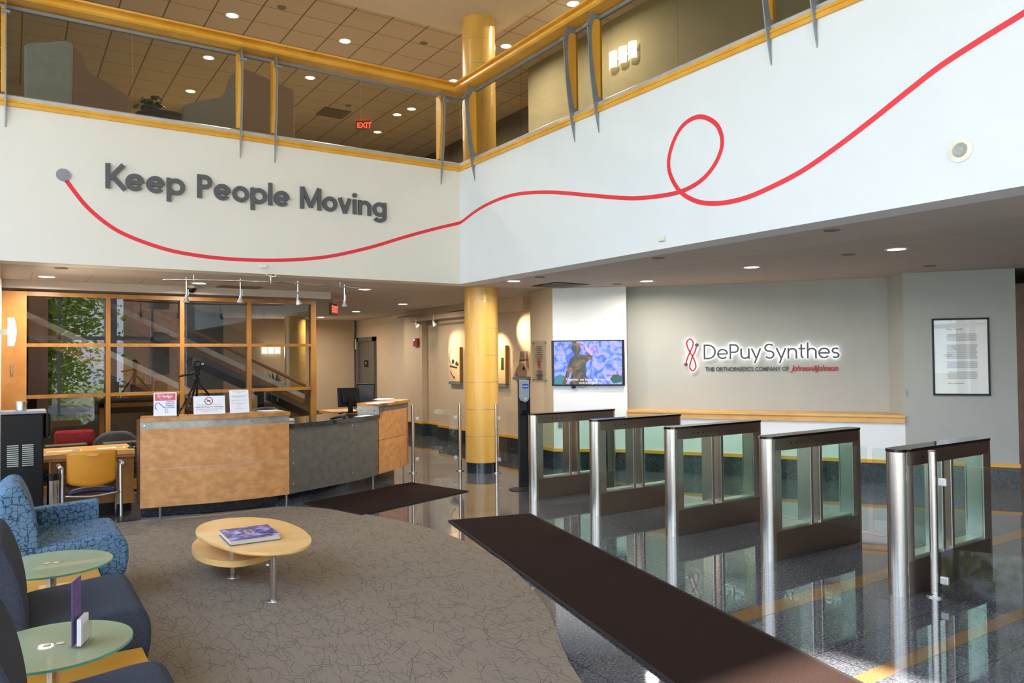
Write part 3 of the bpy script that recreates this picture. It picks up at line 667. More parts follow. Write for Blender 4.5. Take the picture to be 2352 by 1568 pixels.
for x, y, la in ((788.5, 793, 'dark arrow lantern beside the left elevator door'), (819, 791, 'dark arrow lantern beside the right elevator door')):
    p = PX(x, y, 7.9); t = thing('hall_lantern', la, 'lantern', p)
    p[1] -= .12 if x < 800 else -.08
    MB().box((7.84, p[1]-.13, p[2]-.14), (7.9, p[1]+.13, p[2]+.14)).build('housing', M['cream'], t, bevel=.01)
    MB().box((7.825, p[1]-.07, p[2]-.09), (7.84, p[1]+.09, p[2]+.11)).build('lens', M['black'], t)
p = PX(807, 827, 7.9); tag(MB().box((7.88, p[1]-.1, p[2]-.09), (7.9, p[1]+.1, p[2]+.08)).build('wall_notice', mat('pale_blue_print', '8fa6b8', .6)), 'small pale blue notice between the two elevator doors', 'notice')
p = PX(803, 872, 7.9); tag(MB().box((7.87, p[1]-.06, p[2]-.16), (7.9, p[1]+.06, p[2]+.1)).build('call_button_panel', mat('bronze', '5a4433', .4, .5)), 'bronze call button panel between the two elevator doors', 'button panel')
p = PX(808.5, 872, 7.9); tag(MB().box((7.86, p[1]-.06, p[2]-.12), (7.9, p[1]+.06, p[2]+.08)).build('card_reader', M['black']), 'black card reader beside the bronze call button panel', 'card reader')
p = PX(963.5, 786, 7.55); fz = thing('fire_alarm', 'red fire alarm box with white strobe on the beige wall left of the column', 'fire alarm', p)
MB().box((7.44, p[1]-.1, p[2]-.09), (7.5, p[1]+.1, p[2]+.09)).build('housing', M['redplastic'], fz, bevel=.01)
MB().box((7.42, p[1]-.02, p[2]+.03), (7.44, p[1]+.06, p[2]+.08)).build('strobe', M['paper'], fz)

# ============================================================ ART ON THE BACK WALL
def canvas_art(y0, y1, z0, z1, lab, draw):
    t = thing('canvas_art', lab, 'artwork', (7.43, (y0+y1)/2, z0))
    MB().box((7.37, y0, z0), (7.41, y1, z1)).build('canvas', M['canvas'], t)
    MB().box((7.365, y0-.02, z0-.02), (7.43, y0, z1)).build('side_edge', M['canvasedge'], t)
    MB().box((7.36, y0-.02, z0-.06), (7.43, y1, z0-.01)).build('bottom_ledge', M['greymetal'], t)
    if draw: draw(t, y0, y1, z0, z1)
def shp(t, name, m_, pts, y0, y1, z0, z1, lift=.003):
    "flat inked shape on the canvas; x 0..1 runs left to right as seen"
    MB().prism([(7.37-lift, y1-(y1-y0)*a, z0+(z1-z0)*b) for a, b in pts], 0, (lift*.5, 0, 0)).build(name, m_, t)
ell = lambda cx, cy, rx, ry, n_=20, a0=0, a1=360: [(cx+rx*cos(radians(a0+(a1-a0)*i/n_)), cy+ry*sin(radians(a0+(a1-a0)*i/n_))) for i in range(n_)]
def skull(t, *q):
    shp(t, 'shaded_shape', M['artshade'], ell(.38, .70, .36, .24), *q, lift=.002)
    shp(t, 'bone_shape', mat('bone_print', 'e8cfa4', .8), ell(.46, .70, .33, .23), *q, lift=.003)
    shp(t, 'ink_shape', M['artink'], ell(.42, .58, .12, .07), *q, lift=.004)
    shp(t, 'ink_shape', M['artink'], [(.12, .47), (.8, .42), (.75, .38), (.1, .42)], *q, lift=.004)
    shp(t, 'ink_shape', M['artink'], [(.7, .60), (.95, .5), (.8, .45), (.6, .5)], *q, lift=.004)
    shp(t, 'ink_shape', M['artink'], [(.16, .36), (.3, .2), (.62, .1), (.5, .08), (.2, .22)], *q, lift=.004)
def foot(t, *q):
    shp(t, 'shaded_shape', M['artshade'], [(.42, 1), (.66, 1), (.64, .62), (.34, .52), (.40, .8)], *q, lift=.002)
    shp(t, 'shaded_shape', M['artshade'], [(.70, 1), (.80, 1), (.88, .4), (.84, .22), (.74, .4)], *q, lift=.002)
    shp(t, 'bone_shape', M['artshade'], [(.05, .0), (.18, .28), (.40, .54), (.60, .52), (.78, .22), (.74, 0)], *q, lift=.003)
    shp(t, 'ink_shape', M['artink'], [(.5, .3), (.6, .42), (.7, .28), (.6, .24)], *q, lift=.004)
    shp(t, 'ink_shape', M['artink'], [(.2, .02), (.24, .2), (.27, .02)], *q, lift=.004)
    shp(t, 'ink_shape', M['artink'], [(.38, .66), (.85, .68), (.85, .64), (.38, .62)], *q, lift=.004)
def squares(t, *q): shp(t, 'ink_shape', M['artink'], [(.76, .68), (.92, .68), (.90, .36), (.74, .36)], *q, lift=.004)
def artpos(x0, x1, yt, yb): a = PX(x0, yb, 7.37); b = PX(x1, yb, 7.37); c = PX(x1, yt, 7.37); return b[1], a[1], b[2], c[2]
canvas_art(*artpos(1031, 1056, 797, 876), 'skull drawing on a warm lit canvas left of the tall column', skull)
canvas_art(*artpos(1125, 1161, 793, 881), 'canvas with small black picture just right of the tall column', squares)
canvas_art(*artpos(1178, 1221, 806, 865), 'foot bone drawing on a warm lit canvas above the sanitizer stand', foot)
# acrylic plaque with red diamond
D0, D1 = (6.98, 10.0), A
pa = PL(1226, 783, D1, D0); pb2 = PL(1257, 878, D1, D0)
dd = np.array([D1[0]-D0[0], D1[1]-D0[1], 0]); dd /= np.linalg.norm(dd); nn_ = np.array([dd[1], -dd[0], 0]); 
pc = np.array([(pa[0]+pb2[0])/2, (pa[1]+pb2[1])/2, 0]); Lw = np.hypot(pa[0]-pb2[0], pa[1]-pb2[1])*1.0
aq = thing('acrylic_plaque', 'clear acrylic plaque with grey text and a red diamond left of the screen', 'plaque', (pc[0], pc[1], (pa[2]+pb2[2])/2))
zc = (pa[2]+pb2[2])/2; hh = abs(pa[2]-pb2[2])
MB().obox((pc[0]+nn_[0]*.03, pc[1]+nn_[1]*.03, zc), dd, (0, 0, 1), nn_, Lw, hh, .006).build('acrylic_sheet', M['acrylic'], aq)
mbt = MB()
for k in range(16):
    zz = zc+hh*(.36-k*.05) if k < 8 else zc-hh*(.22+(k-8)*.03)
    wv = Lw*random.uniform(.35, .6)
    mbt.obox((pc[0]+nn_[0]*.025, pc[1]+nn_[1]*.025, zz), dd, (0, 0, 1), nn_, wv, .009, .001)
mbt.build('printed_lines', M['printink'], aq)
c_ = np.array([pc[0], pc[1], zc-hh*.05])+nn_*.034
MB().prism([c_+dd*.045, c_+np.array([0, 0, .085]), c_-dd*.045, c_-np.array([0, 0, .085])], 0, nn_*.001).build('red_diamond', M['signred'], aq)
for sx2 in (-.47, .47):
    for sz in (-.45, .45): q0 = pc+dd*Lw*sx2+np.array([0, 0, zc+hh*sz]); MB().cyl(q0, q0+nn_*.04, .012, 10).build('standoff', M['greymetal'], aq)

# ============================================================ SCREEN
AB = np.array([B[0]-A[0], B[1]-A[1], 0]); AB /= np.linalg.norm(AB); ABn = np.array([AB[1], -AB[0], 0])  # towards the room
if ABn.dot(np.array([-1, -1, 0])) < 0: ABn = -ABn
t0 = PL(1266, 782, A, B); t1 = PL(1437, 886, A, B); tvw = np.hypot(t1[0]-t0[0], t1[1]-t0[1])*.985; tvz0, tvz1 = 1.262, 1.945
tv = thing('wall_television', 'wide black framed television showing a painter against a blue picture', 'television', (t0[0], t0[1], tvz0))
o_ = np.array([t0[0], t0[1], 0])+AB*.008
Tp = lambda a, b, l=0: o_+AB*tvw*a+np.array([0, 0, tvz0+(tvz1-tvz0)*b])+ABn*(.05+l)
MB().obox(Tp(.5, .5, -.02), AB, (0, 0, 1), ABn, tvw, tvz1-tvz0, .045).build('housing', M['black'], tv, bevel=.004)
def scr_mat(name, kind):
    m, nt, b = nm(name); g = nt.nodes.new('ShaderNodeTexCoord')
    no = nt.nodes.new('ShaderNodeTexNoise'); no.inputs['Scale'].default_value = 7; no.inputs['Detail'].default_value = 5; no.inputs['Distortion'].default_value = 1.2
    nt.links.new(g.outputs['Object'], no.inputs['Vector']); cr = nt.nodes.new('ShaderNodeValToRGB'); e = cr.color_ramp.elements
    st_ = [(0.3, '2a3be0'), (.42, '4a6cf5'), (.52, '86a4ff'), (.6, 'b8a8ff'), (.72, '6f4fd8')] if kind == 'bg' else [(.3, '20301c'), (.5, '4a3c28'), (.7, 'a87850')]
    e[0].position = st_[0][0]; e[0].color = lin(st_[0][1]); e[1].position = st_[-1][0]; e[1].color = lin(st_[-1][1])
    for p_, c_2 in st_[1:-1]: q_ = e.new(p_); q_.color = lin(c_2)
    nt.links.new(no.outputs[0], cr.inputs[0]); b.inputs['Base Color'].default_value = (0, 0, 0, 1)
    nt.links.new(cr.outputs[0], b.inputs['Emission Color']); b.inputs['Emission Strength'].default_value = .85 if kind == 'bg' else .6; b.inputs['Roughness'].default_value = .2
    return m
MB().quad([Tp(.035, .03, .004), Tp(.965, .03, .004), Tp(.965, .975, .004), Tp(.035, .975, .004)]).build('screen_picture', scr_mat('screen_blue', 'bg'), tv)
def scr(name, pts, mt, l): MB().quad([Tp(a, b, l) for a, b in pts]).build(name, mt, tv)
fig = [(.14, .0), (.17, .15), (.22, .38), (.25, .58), (.31, .66), (.32, .70), (.29, .77), (.28, .85), (.29, .92), (.27, .99), (.34, .99), (.35, .94), (.39, .93), (.405, .84), (.40, .76), (.38, .70), (.43, .685), (.52, .68), (.565, .65), (.56, .58), (.51, .55), (.475, .52), (.47, .38), (.475, .25), (.49, .10), (.50, .03), (.24, .03), (.27, .22), (.275, .33), (.25, .25), (.20, .05)]
fmat = scr_mat('screen_figure', 'fig')
import bmesh
scr('picture_figure', fig, fmat, .006)
emi = lambda n_, c_3, s_: mat(n_, '000000', .5, emit=lin(c_3), estr=s_)
scr('picture_arm', [(.55, .66), (.50, .74), (.475, .82), (.46, .90), (.47, .91), (.49, .86), (.52, .80), (.56, .72), (.58, .67)], emi('screen_skin', 'd8b0c8', .9), .007)
scr('picture_brushstroke', [(.62, .80), (.70, .85), (.72, .94), (.69, .84)], emi('screen_gold', 'd8a828', .9), .006)
scr('picture_brushstroke', [(.13, .90), (.15, .80), (.19, .72), (.18, .72), (.14, .80), (.12, .88)], emi('screen_gold', 'd8a828', .9), .006)
scr('picture_brushstroke', [(.84, .24), (.90, .25), (.96, .2), (.96, .08), (.85, .05), (.80, .14)], emi('screen_green', '3a6a5a', .8), .005)
scr('picture_brushstroke', [(.04, .20), (.12, .25), (.20, .2), (.16, .03), (.04, .03)], emi('screen_teal', '3f8a9a', .8), .005)
wsub = emi('screen_white', 'f4f0ff', 1.0)
text_mesh('subtitle', 'Together, we know the need for\ncare is urgent', .05, wsub, Tp(.5, .115, .009), AB, (0, 0, 1), tv, depth=.0003, align='CENTER')
MB().obox(Tp(.02, .5, .004), AB, (0, 0, 1), ABn, .012, .62, .002).build('bezel_glare', M['charcoal'], tv)
MB().obox(Tp(.30, -.03, -.02), AB, (0, 0, 1), ABn, .06, .04, .03).build('sensor', M['black'], tv)
MB().tube([Tp(.36, -.01, -.02), Tp(.40, -.04, -.02), Tp(.45, -.03, -.02), Tp(.48, 0, -.02)], .003, 6).build('cable', M['black'], tv)

# ============================================================ COMPANY SIGN
SG = np.array([B2[0]-B1[0], B2[1]-B1[1], 0]); SG /= np.linalg.norm(SG); SGn = np.array([-abs(SG[1]), -abs(SG[0]), 0]); SGn /= np.linalg.norm(SGn)
SGn = np.array([SG[1], -SG[0], 0]); SGn = -SGn if SGn.dot(np.array([1, 1, 0])) > 0 else SGn
sp = lambda x, y: PL(x, y, B1, B2)
s0 = sp(1617, 826); s1 = sp(1928, 822); sl = np.linalg.norm((s1-s0)[:2]); zb = 1.640; ch = sp(1617, 792)[2]-s0[2]
sign = thing('company_sign', 'backlit company name sign with red ribbon symbol on the grey wall', 'sign', (s0[0], s0[1], zb))
org = np.array([s0[0], s0[1], zb])
letters('DePuy Synthes', .112, .07, .12, ch, org, SG, (0, 0, 1), SGn, .02, .035, M['signgrey'], sign, total=sl, backing=M['halo'])
text_mesh('tagline', 'THE ORTHOPAEDICS COMPANY OF', .083, M['signgrey'], np.array([*sp(1620, 852)[:2], 1.468])+SGn*.01, SG, (0, 0, 1), sign, depth=.005, offset=.0018, spacing=1.0)
tl = [o for o in bpy.data.objects if o.name == 'tagline'][0]
def fit_text(o, total, u):
    u = np.array(u); c = [np.dot(np.array(v.co), u) for v in o.data.vertices]; mn, mx = min(c), max(c); k = total/(mx-mn)
    for v, cc_ in zip(o.data.vertices, c): v.co = Vector(tuple(np.array(v.co)+u*(cc_-mn)*(k-1)))
fit_text(tl, np.linalg.norm((sp(1812, 848)-sp(1620, 852))[:2]), SG)
jj = text_mesh('script_name', 'Johnson&Johnson', .105, M['signred'], np.array([*sp(1818, 850)[:2], 1.468])+SGn*.01, SG, (0, 0, 1), sign, depth=.005, offset=.0025, shear=.3, spacing=.88)
fit_text(jj, np.linalg.norm((sp(1928, 850)-sp(1818, 850))[:2]), SG)
def sxz(x, y): p = sp(x, y); return (np.dot((p-org)[:2], SG[:2]), p[2]-zb)
Zp = lambda X_, Y_: sxz(1560+X_/5.88, 760+Y_/5.88)
r1 = catmull([Zp(x, y) for x, y in [(97, 445), (112, 380), (150, 285), (185, 210), (192, 150), (150, 108), (108, 150), (118, 215), (152, 290), (185, 345), (218, 420), (228, 490), (187, 535), (148, 490), (160, 420), (185, 345), (220, 270), (242, 195)]], 6)
rm = MB(); hm = MB(); hf_ = len(r1)//2
add_stroke(rm, r1[:hf_+1], .022, org, SG, (0, 0, 1), SGn, .02, .035); add_stroke(rm, r1[hf_:], .022, org, SG, (0, 0, 1), SGn, .021, .035)
add_stroke(hm, r1, .016, org, SG, (0, 0, 1), SGn, .004, .022)
rb = rm.build('ribbon_symbol', M['signred'], sign); hm.build('halo_light', M['halo'], rb)
for X_, Y_ in ((97, 450), (242, 190)):
    a, b = Zp(X_, Y_); q0 = org+SG*a+np.array([0, 0, b]); MB().cyl(q0+SGn*.03, q0+SGn*.058, .026, 20).build('ribbon_end', M['signgrey'], sign)

# ============================================================ FRAMED POSTER
P34 = np.array([B4[0]-B3[0], B4[1]-B3[1], 0]); P34 /= np.linalg.norm(P34); Pn = np.array([P34[1], -P34[0], 0]); Pn = -Pn if Pn.dot(np.array([1, 1, 0])) > 0 else Pn
f0 = PL(2140, 731, B3, B4); f1 = PL(2274, 908, B3, B4); fw = np.linalg.norm((f1-f0)[:2]); fz0, fz1 = 1.158, 2.138
ps = thing('framed_poster', 'black framed white poster of small printed text on the right wall', 'poster', (f0[0], f0[1], fz0))
Fo = lambda a, b, l: np.array([f0[0], f0[1], fz0])+P34*a*fw+np.array([0, 0, (fz1-fz0)*b])+Pn*l
MB().obox(Fo(.5, .5, .010), P34, (0, 0, 1), Pn, fw-.03, fz1-fz0-.03, .012).build('print', M['paper'], ps)
fm = MB()
for a, b, w1, h1 in ((.5, .012, fw, .024), (.5, .988, fw, .024), (.012, .5, .02, fz1-fz0), (.988, .5, .02, fz1-fz0)): fm.obox(Fo(a, b, .014), P34, (0, 0, 1), Pn, w1, h1, .026)
fm.build('frame', M['black'], ps)
MB().obox(Fo(.5, .5, .021), P34, (0, 0, 1), Pn, fw-.03, fz1-fz0-.03, .002).build('glazing', M['glass'], ps)
text_mesh('heading', 'Our Credo', .040, M['signred'], Fo(.25, .845, .017), P34, (0, 0, 1), ps, depth=.0005)
tx = MB()
for b0, b1_, in ((.80, .69), (.66, .47), (.44, .34), (.31, .20)):
    k = int((b0-b1_)/.0125)
    for i in range(k): tx.obox(Fo(.25+.28+random.uniform(-.02, 0), b0-.0125*i-.006, .017), P34, (0, 0, 1), Pn, fw*random.uniform(.50, .55), .0055, .0006)
tx.build('body_text', M['papergrey'], ps)
text_mesh('signature', 'Johnson&Johnson', .026, M['signred'], Fo(.25, .15, .017), P34, (0, 0, 1), ps, depth=.0005, shear=.3)

# ============================================================ TURNSTILES
def stad(x0, x1, y, r, z, n_=10):
    return [(x0+r+r*cos(radians(a)), y+r*sin(radians(a)), z) for a in [90+180*i/n_ for i in range(n_+1)]]+[(x1-r+r*cos(radians(a)), y+r*sin(radians(a)), z) for a in [-90+180*i/n_ for i in range(n_+1)]]
TX0, TX1, TR = 5.17, 6.50, .07
def make_turnstile(y, label, grp):
    t = thing('turnstile', label, 'turnstile', (TX0+.07, y, 0), grp)
    MB().prism(stad(TX0, TX1, y, TR, 0), 0, (0, 0, .245)).build('bottom_housing', M['steeld'], t)
    MB().prism(stad(TX0, TX1, y, TR, .905), 0, (0, 0, .10)).build('top_housing', M['steeld'], t)
    MB().prism(stad(TX0-.004, TX1+.004, y, TR+.004, 1.005), 0, (0, 0, .02)).build('glossy_lid', M['blackgloss'], t)
    MB().lathe((TX0+TR, y, 0), [(TR+.001, 0), (TR+.001, 1.004)], 24).build('front_column', M['steel'], t)
    MB().box((TX0+TR, y-TR-.0005, .24), (TX0+.15, y+TR+.0005, .91)).build('front_jamb', M['steel'], t)
    MB().lathe((TX1-TR, y, 0), [(TR+.001, 0), (TR+.001, 1.004)], 24).build('rear_column', M['steel'], t)
    MB().box((TX1-.17, y-TR-.0005, .24), (TX1-TR, y+TR+.0005, .91)).build('rear_jamb', M['steel'], t)
    for x in (5.735, 5.865):
        MB().box((x-.018, y-.068, .24), (x+.018, y+.068, .91)).build('middle_post', M['steel'], t, bevel=.006)
    for a, b in ((TX0+.15, 5.72), (5.88, TX1-.17)):
        for s in (-1, 1): MB().box((a, y+s*.058-.004, .245), (b, y+s*.058+.004, .905)).build('side_glass', M['gglass'], t)
    MB().box((TX0+.15, y-.05, .245), (TX1-.17, y+.05, .262)).build('inner_sill', M['alu'], t)
    for x in (5.45, 5.52, 5.59): MB().box((x, y-TR-.003, .95), (x+.012, y-TR, .962)).build('sensor_eye', M['black'], t)
    return t
def wing(t, y, s):
    "swing flap across the lane from cabinet y towards s"
    L = .455; r = .03; y0 = y+s*.07; pts = [(5.80, y0, .26), (5.80, y0, .94)]
    for a in (90, 60, 30, 0): pts.append((5.80, y0+s*(L-r+r*cos(radians(a))), .94-r+r*sin(radians(a))))
    for a in (0, -30, -60, -90): pts.append((5.80, y0+s*(L-r+r*cos(radians(a))), .26+r+r*sin(radians(a))))
    MB().prism(pts, 0, (.010, 0, 0)).build('swing_flap', M['gglass'], t)
TYS = [7.45, 6.30, 5.18, 4.085, 2.985]
tl_ = ['brushed steel turnstile nearest the sanitizer stand and the column', 'brushed steel turnstile second from the sanitizer stand', 'brushed steel turnstile in the middle of the row of five',
       'brushed steel turnstile second from the right end of the row', 'rightmost and nearest brushed steel turnstile, beside a slim post']
for i, (y, lb_) in enumerate(zip(TYS, tl_)):
    t = make_turnstile(y, lb_, 'turnstiles across the lobby')
    if i > 0: wing(t, y, 1)
    if i < 4: wing(t, y, -1)
# ------------------------------------------------------------ slim posts with glass screens
def slim_post(p, lab, h=1.015, r=.025):
    t = thing('barrier_post', lab, 'post', (p[0], p[1], 0), 'slim steel barrier posts')
    MB().lathe((p[0], p[1], 0), [(r, 0), (r, h-.008), (r-.006, h), (0, h)], 20).build('tube', M['steel'], t)
    MB().lathe((p[0], p[1], 0), [(.062, 0), (.062, .012), (.035, .016)], 24).build('base_flange', M['steel'], t)
    return t
def gscreen(a, b, lab, z0=.10, z1=.93, clips=(1, 1)):
    a = np.array([a[0], a[1], 0.]); b = np.array([b[0], b[1], 0.]); u = (b-a)/np.linalg.norm(b-a); nn2 = np.cross(u, (0, 0, 1)); nn2 = nn2 if nn2.dot((-1, -1, 0)) > 0 else -nn2
    L = np.linalg.norm(b-a)
    t = thing('glass_screen', lab, 'glass screen', ((a+b)/2)+(0, 0, z0))
    MB().obox((a+b)/2+(0, 0, (z0+z1)/2), u, (0, 0, 1), nn2, L-.09, z1-z0, .010).build('glass_sheet', M['glass'], t)
    for s, c_4 in ((.065, clips[0]), (L-.065, clips[1])):
        if c_4:
            for z in (z0+.10, z1-.13): MB().obox(a+u*s+(0, 0, z), u, (0, 0, 1), nn2, .055, .055, .03).build('clamp', M['alu'], t, bevel=.008)
p1, p2, p3 = (4.996, 10.244), (5.655, 9.99), (5.98, 9.47)
slim_post(p1, 'slim steel post next to the right end of the reception desk'); slim_post(p2, 'slim steel post immediately left of the tall wooden column')
slim_post(p3, 'slim steel post immediately in front of the tall wooden column')
p5 = (5.401, 2.822); slim_post(p5, 'slim steel post beside the rightmost turnstile', r=.028)
gscreen(p1, p2, 'clear glass screen between the desk end and the column'); gscreen(p3, (6.05, 8.35), 'clear glass screen from the column toward the sanitizer stand', clips=(1, 0))
gscreen(p5, (5.55, 1.3), 'clear glass screen right of the nearest turnstile', z0=.02, z1=.93, clips=(1, 0))

# ============================================================ SANITIZER STAND
sn = thing('sanitizer_stand', 'black floor stand with grey hand sanitizer dispenser beside the first turnstile', 'sanitizer stand', (5.47, 8.02, 0))
vd = np.array([5.45, 8.0, 0]); vd /= np.linalg.norm(vd); sd = np.array([vd[1], -vd[0], 0]); bc = np.array([5.49, 8.06, 0])
ru = (sd*.93+vd*.36); ru /= np.linalg.norm(ru); rn = np.array([ru[1], -ru[0], 0]); rn = -rn if rn.dot(vd) > 0 else rn   # panel faces left-front
MB().obox(bc+(0, 0, .72), ru, (0, 0, 1), rn, .11, 1.38, .06).build('upright', M['blackmatte'], sn, bevel=.004)
MB().obox(bc+ru*.075+rn*.0+(0, 0, .72), ru, (0, 0, 1), rn, .025, 1.40, .10).build('side_channel', M['black'], sn, bevel=.003)
pts = [bc+(sd*x+vd*y) for x, y in [(-.19, .02), (-.15, -.10), (-.02, -.17), (.10, -.16), (.15, 0), (.1, .16), (-.12, .14)]]
MB().prism(pts, 0, (0, 0, .012)).build('base_plate', M['blackmatte'], sn, bevel=.003)
dispf = [(-.06, 1.41), (.05, 1.41), (.05, 1.19), (.035, 1.145), (-.005, 1.125), (-.045, 1.145), (-.06, 1.19)]
MB().prism([bc+ru*a+rn*.03+np.array([0, 0, b]) for a, b in dispf], 0, rn*.09).build('dispenser', mat('dispenser_grey', '9aa3ad', .35), sn, bevel=.006)
lbq = MB().obox(bc+rn*.122+ru*-.005+(0, 0, 1.33), ru, (0, 0, 1), rn, .08, .055, .002).build('label_plate', mat('label_blue', '2f46b8', .4), sn)
text_mesh('brand_word', 'Purell', .026, M['paper'], bc+rn*.124+ru*-.038+np.array([0, 0, 1.322]), ru, (0, 0, 1), sn, depth=.0006, offset=.0006)
MB().prism([bc+rn*.121+ru*a+np.array([0, 0, b]) for a, b in ((-.02, 1.165), (.01, 1.165), (-.005, 1.19))], 0, rn*.002).build('drop_mark', M['paper'], sn)
MB().obox(bc+rn*.06+(0, 0, .995), ru, (0, 0, 1), rn, .11, .05, .09).build('drip_tray', M['black'], sn, bevel=.004)

# ============================================================ RECEPTION DESK
dk = thing('reception_desk', 'long curved reception desk with veneer and pewter front panels', 'reception desk', (2.9, 9.3, 0))
f1 = catmull([(1.137, 8.823), Pz(400, 1161.5, .15)[:2], Pz(494, 1154, .15)[:2], Pz(590, 1144, .15)[:2], (2.680, 8.722)], 5)
f2 = catmull([(2.69, 8.745), (3.275, 8.985), (3.72, 9.20), (4.095, 9.455)], 5); f3 = catmull([(4.125, 9.49), (4.38, 9.68), (4.62, 9.88), (4.875, 10.151)], 5)
def offs(path, d):
    P = [np.array(p[:2], float) for p in path]; o = []
    for i, p in enumerate(P):
        t_ = P[min(i+1, len(P)-1)]-P[max(i-1, 0)]; t_ /= np.linalg.norm(t_); o.append(p+np.array([-t_[1], t_[0]])*d)
    return o
def strip(path, z0, z1, d0, d1):
    "vertical slab following path, between offsets d0 and d1"
    a = offs(path, d0); b = offs(path, d1)
    return MB().prism([(p[0], p[1], z0) for p in a]+[(p[0], p[1], z0) for p in b[::-1]], 0, (0, 0, z1-z0))
strip(f1, .15, .55, 0, .03).build('front_panel', M['birds'], dk); strip(f1, .555, .98, 0, .03).build('front_panel', M['birds'], dk)
strip(f1, .545, .56, .004, .03).build('panel_seam', M['alu'], dk)
strip(f1, .98, 1.06, -.003, .03).build('silver_band', M['silver'], dk)
strip(f1, 1.06, 1.10, -.035, .36).build('wood_top', M['ctop'], dk)
strip(f1, .17, 1.06, .10, .13).build('inner_panel', M['drawer'], dk)
MB().box((1.15, 8.86, .15), (1.18, 9.20, 1.06)).build('end_panel', M['brownwood'], dk)
strip(f2, .15, .905, 0, .03).build('pewter_panel', M['pewter'], dk); strip(f2, .905, .955, -.035, .80).build('granite_top', M['counter'], dk)
strip(f3, .15, .60, 0, .03).build('front_panel', M['birds'], dk); strip(f3, .605, .985, 0, .03).build('front_panel', M['birds'], dk)
strip(f3, .985, 1.06, -.003, .03).build('pewter_band', M['pewter'], dk); strip(f3, 1.06, 1.10, -.035, .34).build('wood_top', M['ctop'], dk)
e0 = np.array(f3[0]); ev = offs(f3, .33)[0]-e0; ev /= np.linalg.norm(ev); en = np.array([-ev[1], ev[0]])
en = en if en.dot([-1, -.3]) > 0 else -en
MB().prism([(*(e0+en*.003), .95), (*(e0+ev*.33+en*.003), .95), (*(e0+ev*.33-en*.02), .95), (*(e0-en*.02), .95)], 0, (0, 0, .11)).build('return_panel', M['silver'], dk)
strip(f1+f2[1:]+f3[1:], 0, .15, .22, .26).build('granite_plinth', M['base'], dk)
strip(f2, .0, .90, .5, .53).build('inner_panel', M['drawer'], dk); strip(f3, .0, 1.06, .28, .31).build('inner_panel', M['drawer'], dk)
ends = offs(f3, .31); MB().prism([(*f3[-1], .15), (*ends[-1], .15), (*ends[-2], .15), (*f3[-2], .15)], 0, (0, 0, .9)).build('end_panel', M['birds'], dk)
for x, y in ((1.335, 8.86), (2.66, 8.77), (4.04, 9.50), (4.80, 10.16)): MB().lathe((x, y, 0), [(.010, 0), (.016, .16)], 14).build('leg', M['metalgrey2'], dk)
# small fixing buttons on the panels
def btn(path, t_, z):
    P = [np.array(p[:2]) for p in path]; k = t_*(len(P)-1); i = min(int(k), len(P)-2); p = P[i]+(P[i+1]-P[i])*(k-i); d = (P[i+1]-P[i]); d /= np.linalg.norm(d); nq = np.array([d[1], -d[0]])
    a = (p[0]+nq[0]*.0, p[1]+nq[1]*.0, z); MB().cyl(a, (p[0]+nq[0]*.014, p[1]+nq[1]*.014, z), .0095, 10).build('button', M['chrome'], dk)
for t_ in (.02, .57, .975):
    for z in (.26, .50, .64, .86): btn(f2, t_, z)
for t_ in (.03, .45, .72, .97): btn(f1, t_, 1.02)
for t_ in (.03, .45, .75): btn(f3, t_, 1.02)
for s in (.06, .27): q0 = e0+ev*s+en*.003; MB().cyl((*q0, 1.0), (*(q0+en*.012), 1.0), .0095, 10).build('button', M['chrome'], dk)

# ============================================================ ON THE DESK
def slab_sign(a, b, ztop, lab, wname):
    "acrylic easel sign standing on the desk from plan a to plan b"
    a = np.array([a[0], a[1], 1.106]); b = np.array([b[0], b[1], 1.106]); u = (b-a); L = np.linalg.norm(u); u /= L
    nq = np.array([u[1], -u[0], 0]); back = -nq; H = ztop-1.10; v = np.array([0, 0, 1.0])+back*.22; v /= np.linalg.norm(v)
    fr_ = np.cross(u, v); t = thing(wname, lab, 'desk sign', (a+b)/2)
    c = (a+b)/2+v*H/2+fr_*0
    MB().obox(c, u, v, fr_, L, H, .004).build('acrylic_holder', M['acrylic'], t)
    MB().obox(c+fr_*.003, u, v, fr_, L-.008, H-.008, .001).build('paper_sheet', M['paper'], t)
    MB().obox((a+b)/2-fr_*.03+(0, 0, .003), u, fr_, (0, 0, 1), L, .07, .004).build('holder_foot', M['acrylic'], t)
    F = lambda x, y, l=.0045: a+u*L*x+v*H*y+fr_*l
    return t, u, v, fr_, F, L, H
s1_ = (1.262, 8.80); s1e = (1.50, 8.79)
t, u, v, fr_, F, L, H = slab_sign((1.262, 8.835), (1.492, 8.795), wyz((1.38, 8.81), 0, 900.5), 'upright sign with red heading reading ID Badges and a lanyard picture', 'badge_sign')
MB().obox(F(.5, .80), u, v, fr_, L*.86, H*.30, .001).build('red_heading', M['printred'], t)
text_mesh('heading', 'SECURITY NOTICE', .020, M['paper'], F(.5, .90, .0055), u, v, t, depth=.0003, align='CENTER')
text_mesh('heading', 'ID Badges', .036, M['paper'], F(.5, .775, .0055), u, v, t, depth=.0003, align='CENTER', offset=.0008)
text_mesh('heading', 'must be worn visibly', .014, M['paper'], F(.5, .69, .0055), u, v, t, depth=.0003, align='CENTER')
text_mesh('body_text', 'Must be\nvisible and\ndisplayed\nat all times', .022, M['printnavy'], F(.70, .58, .0055), u, v, t, depth=.0003, align='CENTER')
lm = MB(); add_stroke(lm, catmull([(L*.14, H*.28), (L*.08, H*.42), (L*.12, H*.52), (L*.22, H*.56), (L*.34, H*.46), (L*.48, H*.34)], 5), .006, F(0, 0), u, v, fr_, .0006, .001)
lm.build('lanyard_picture', M['printnavy'], t)
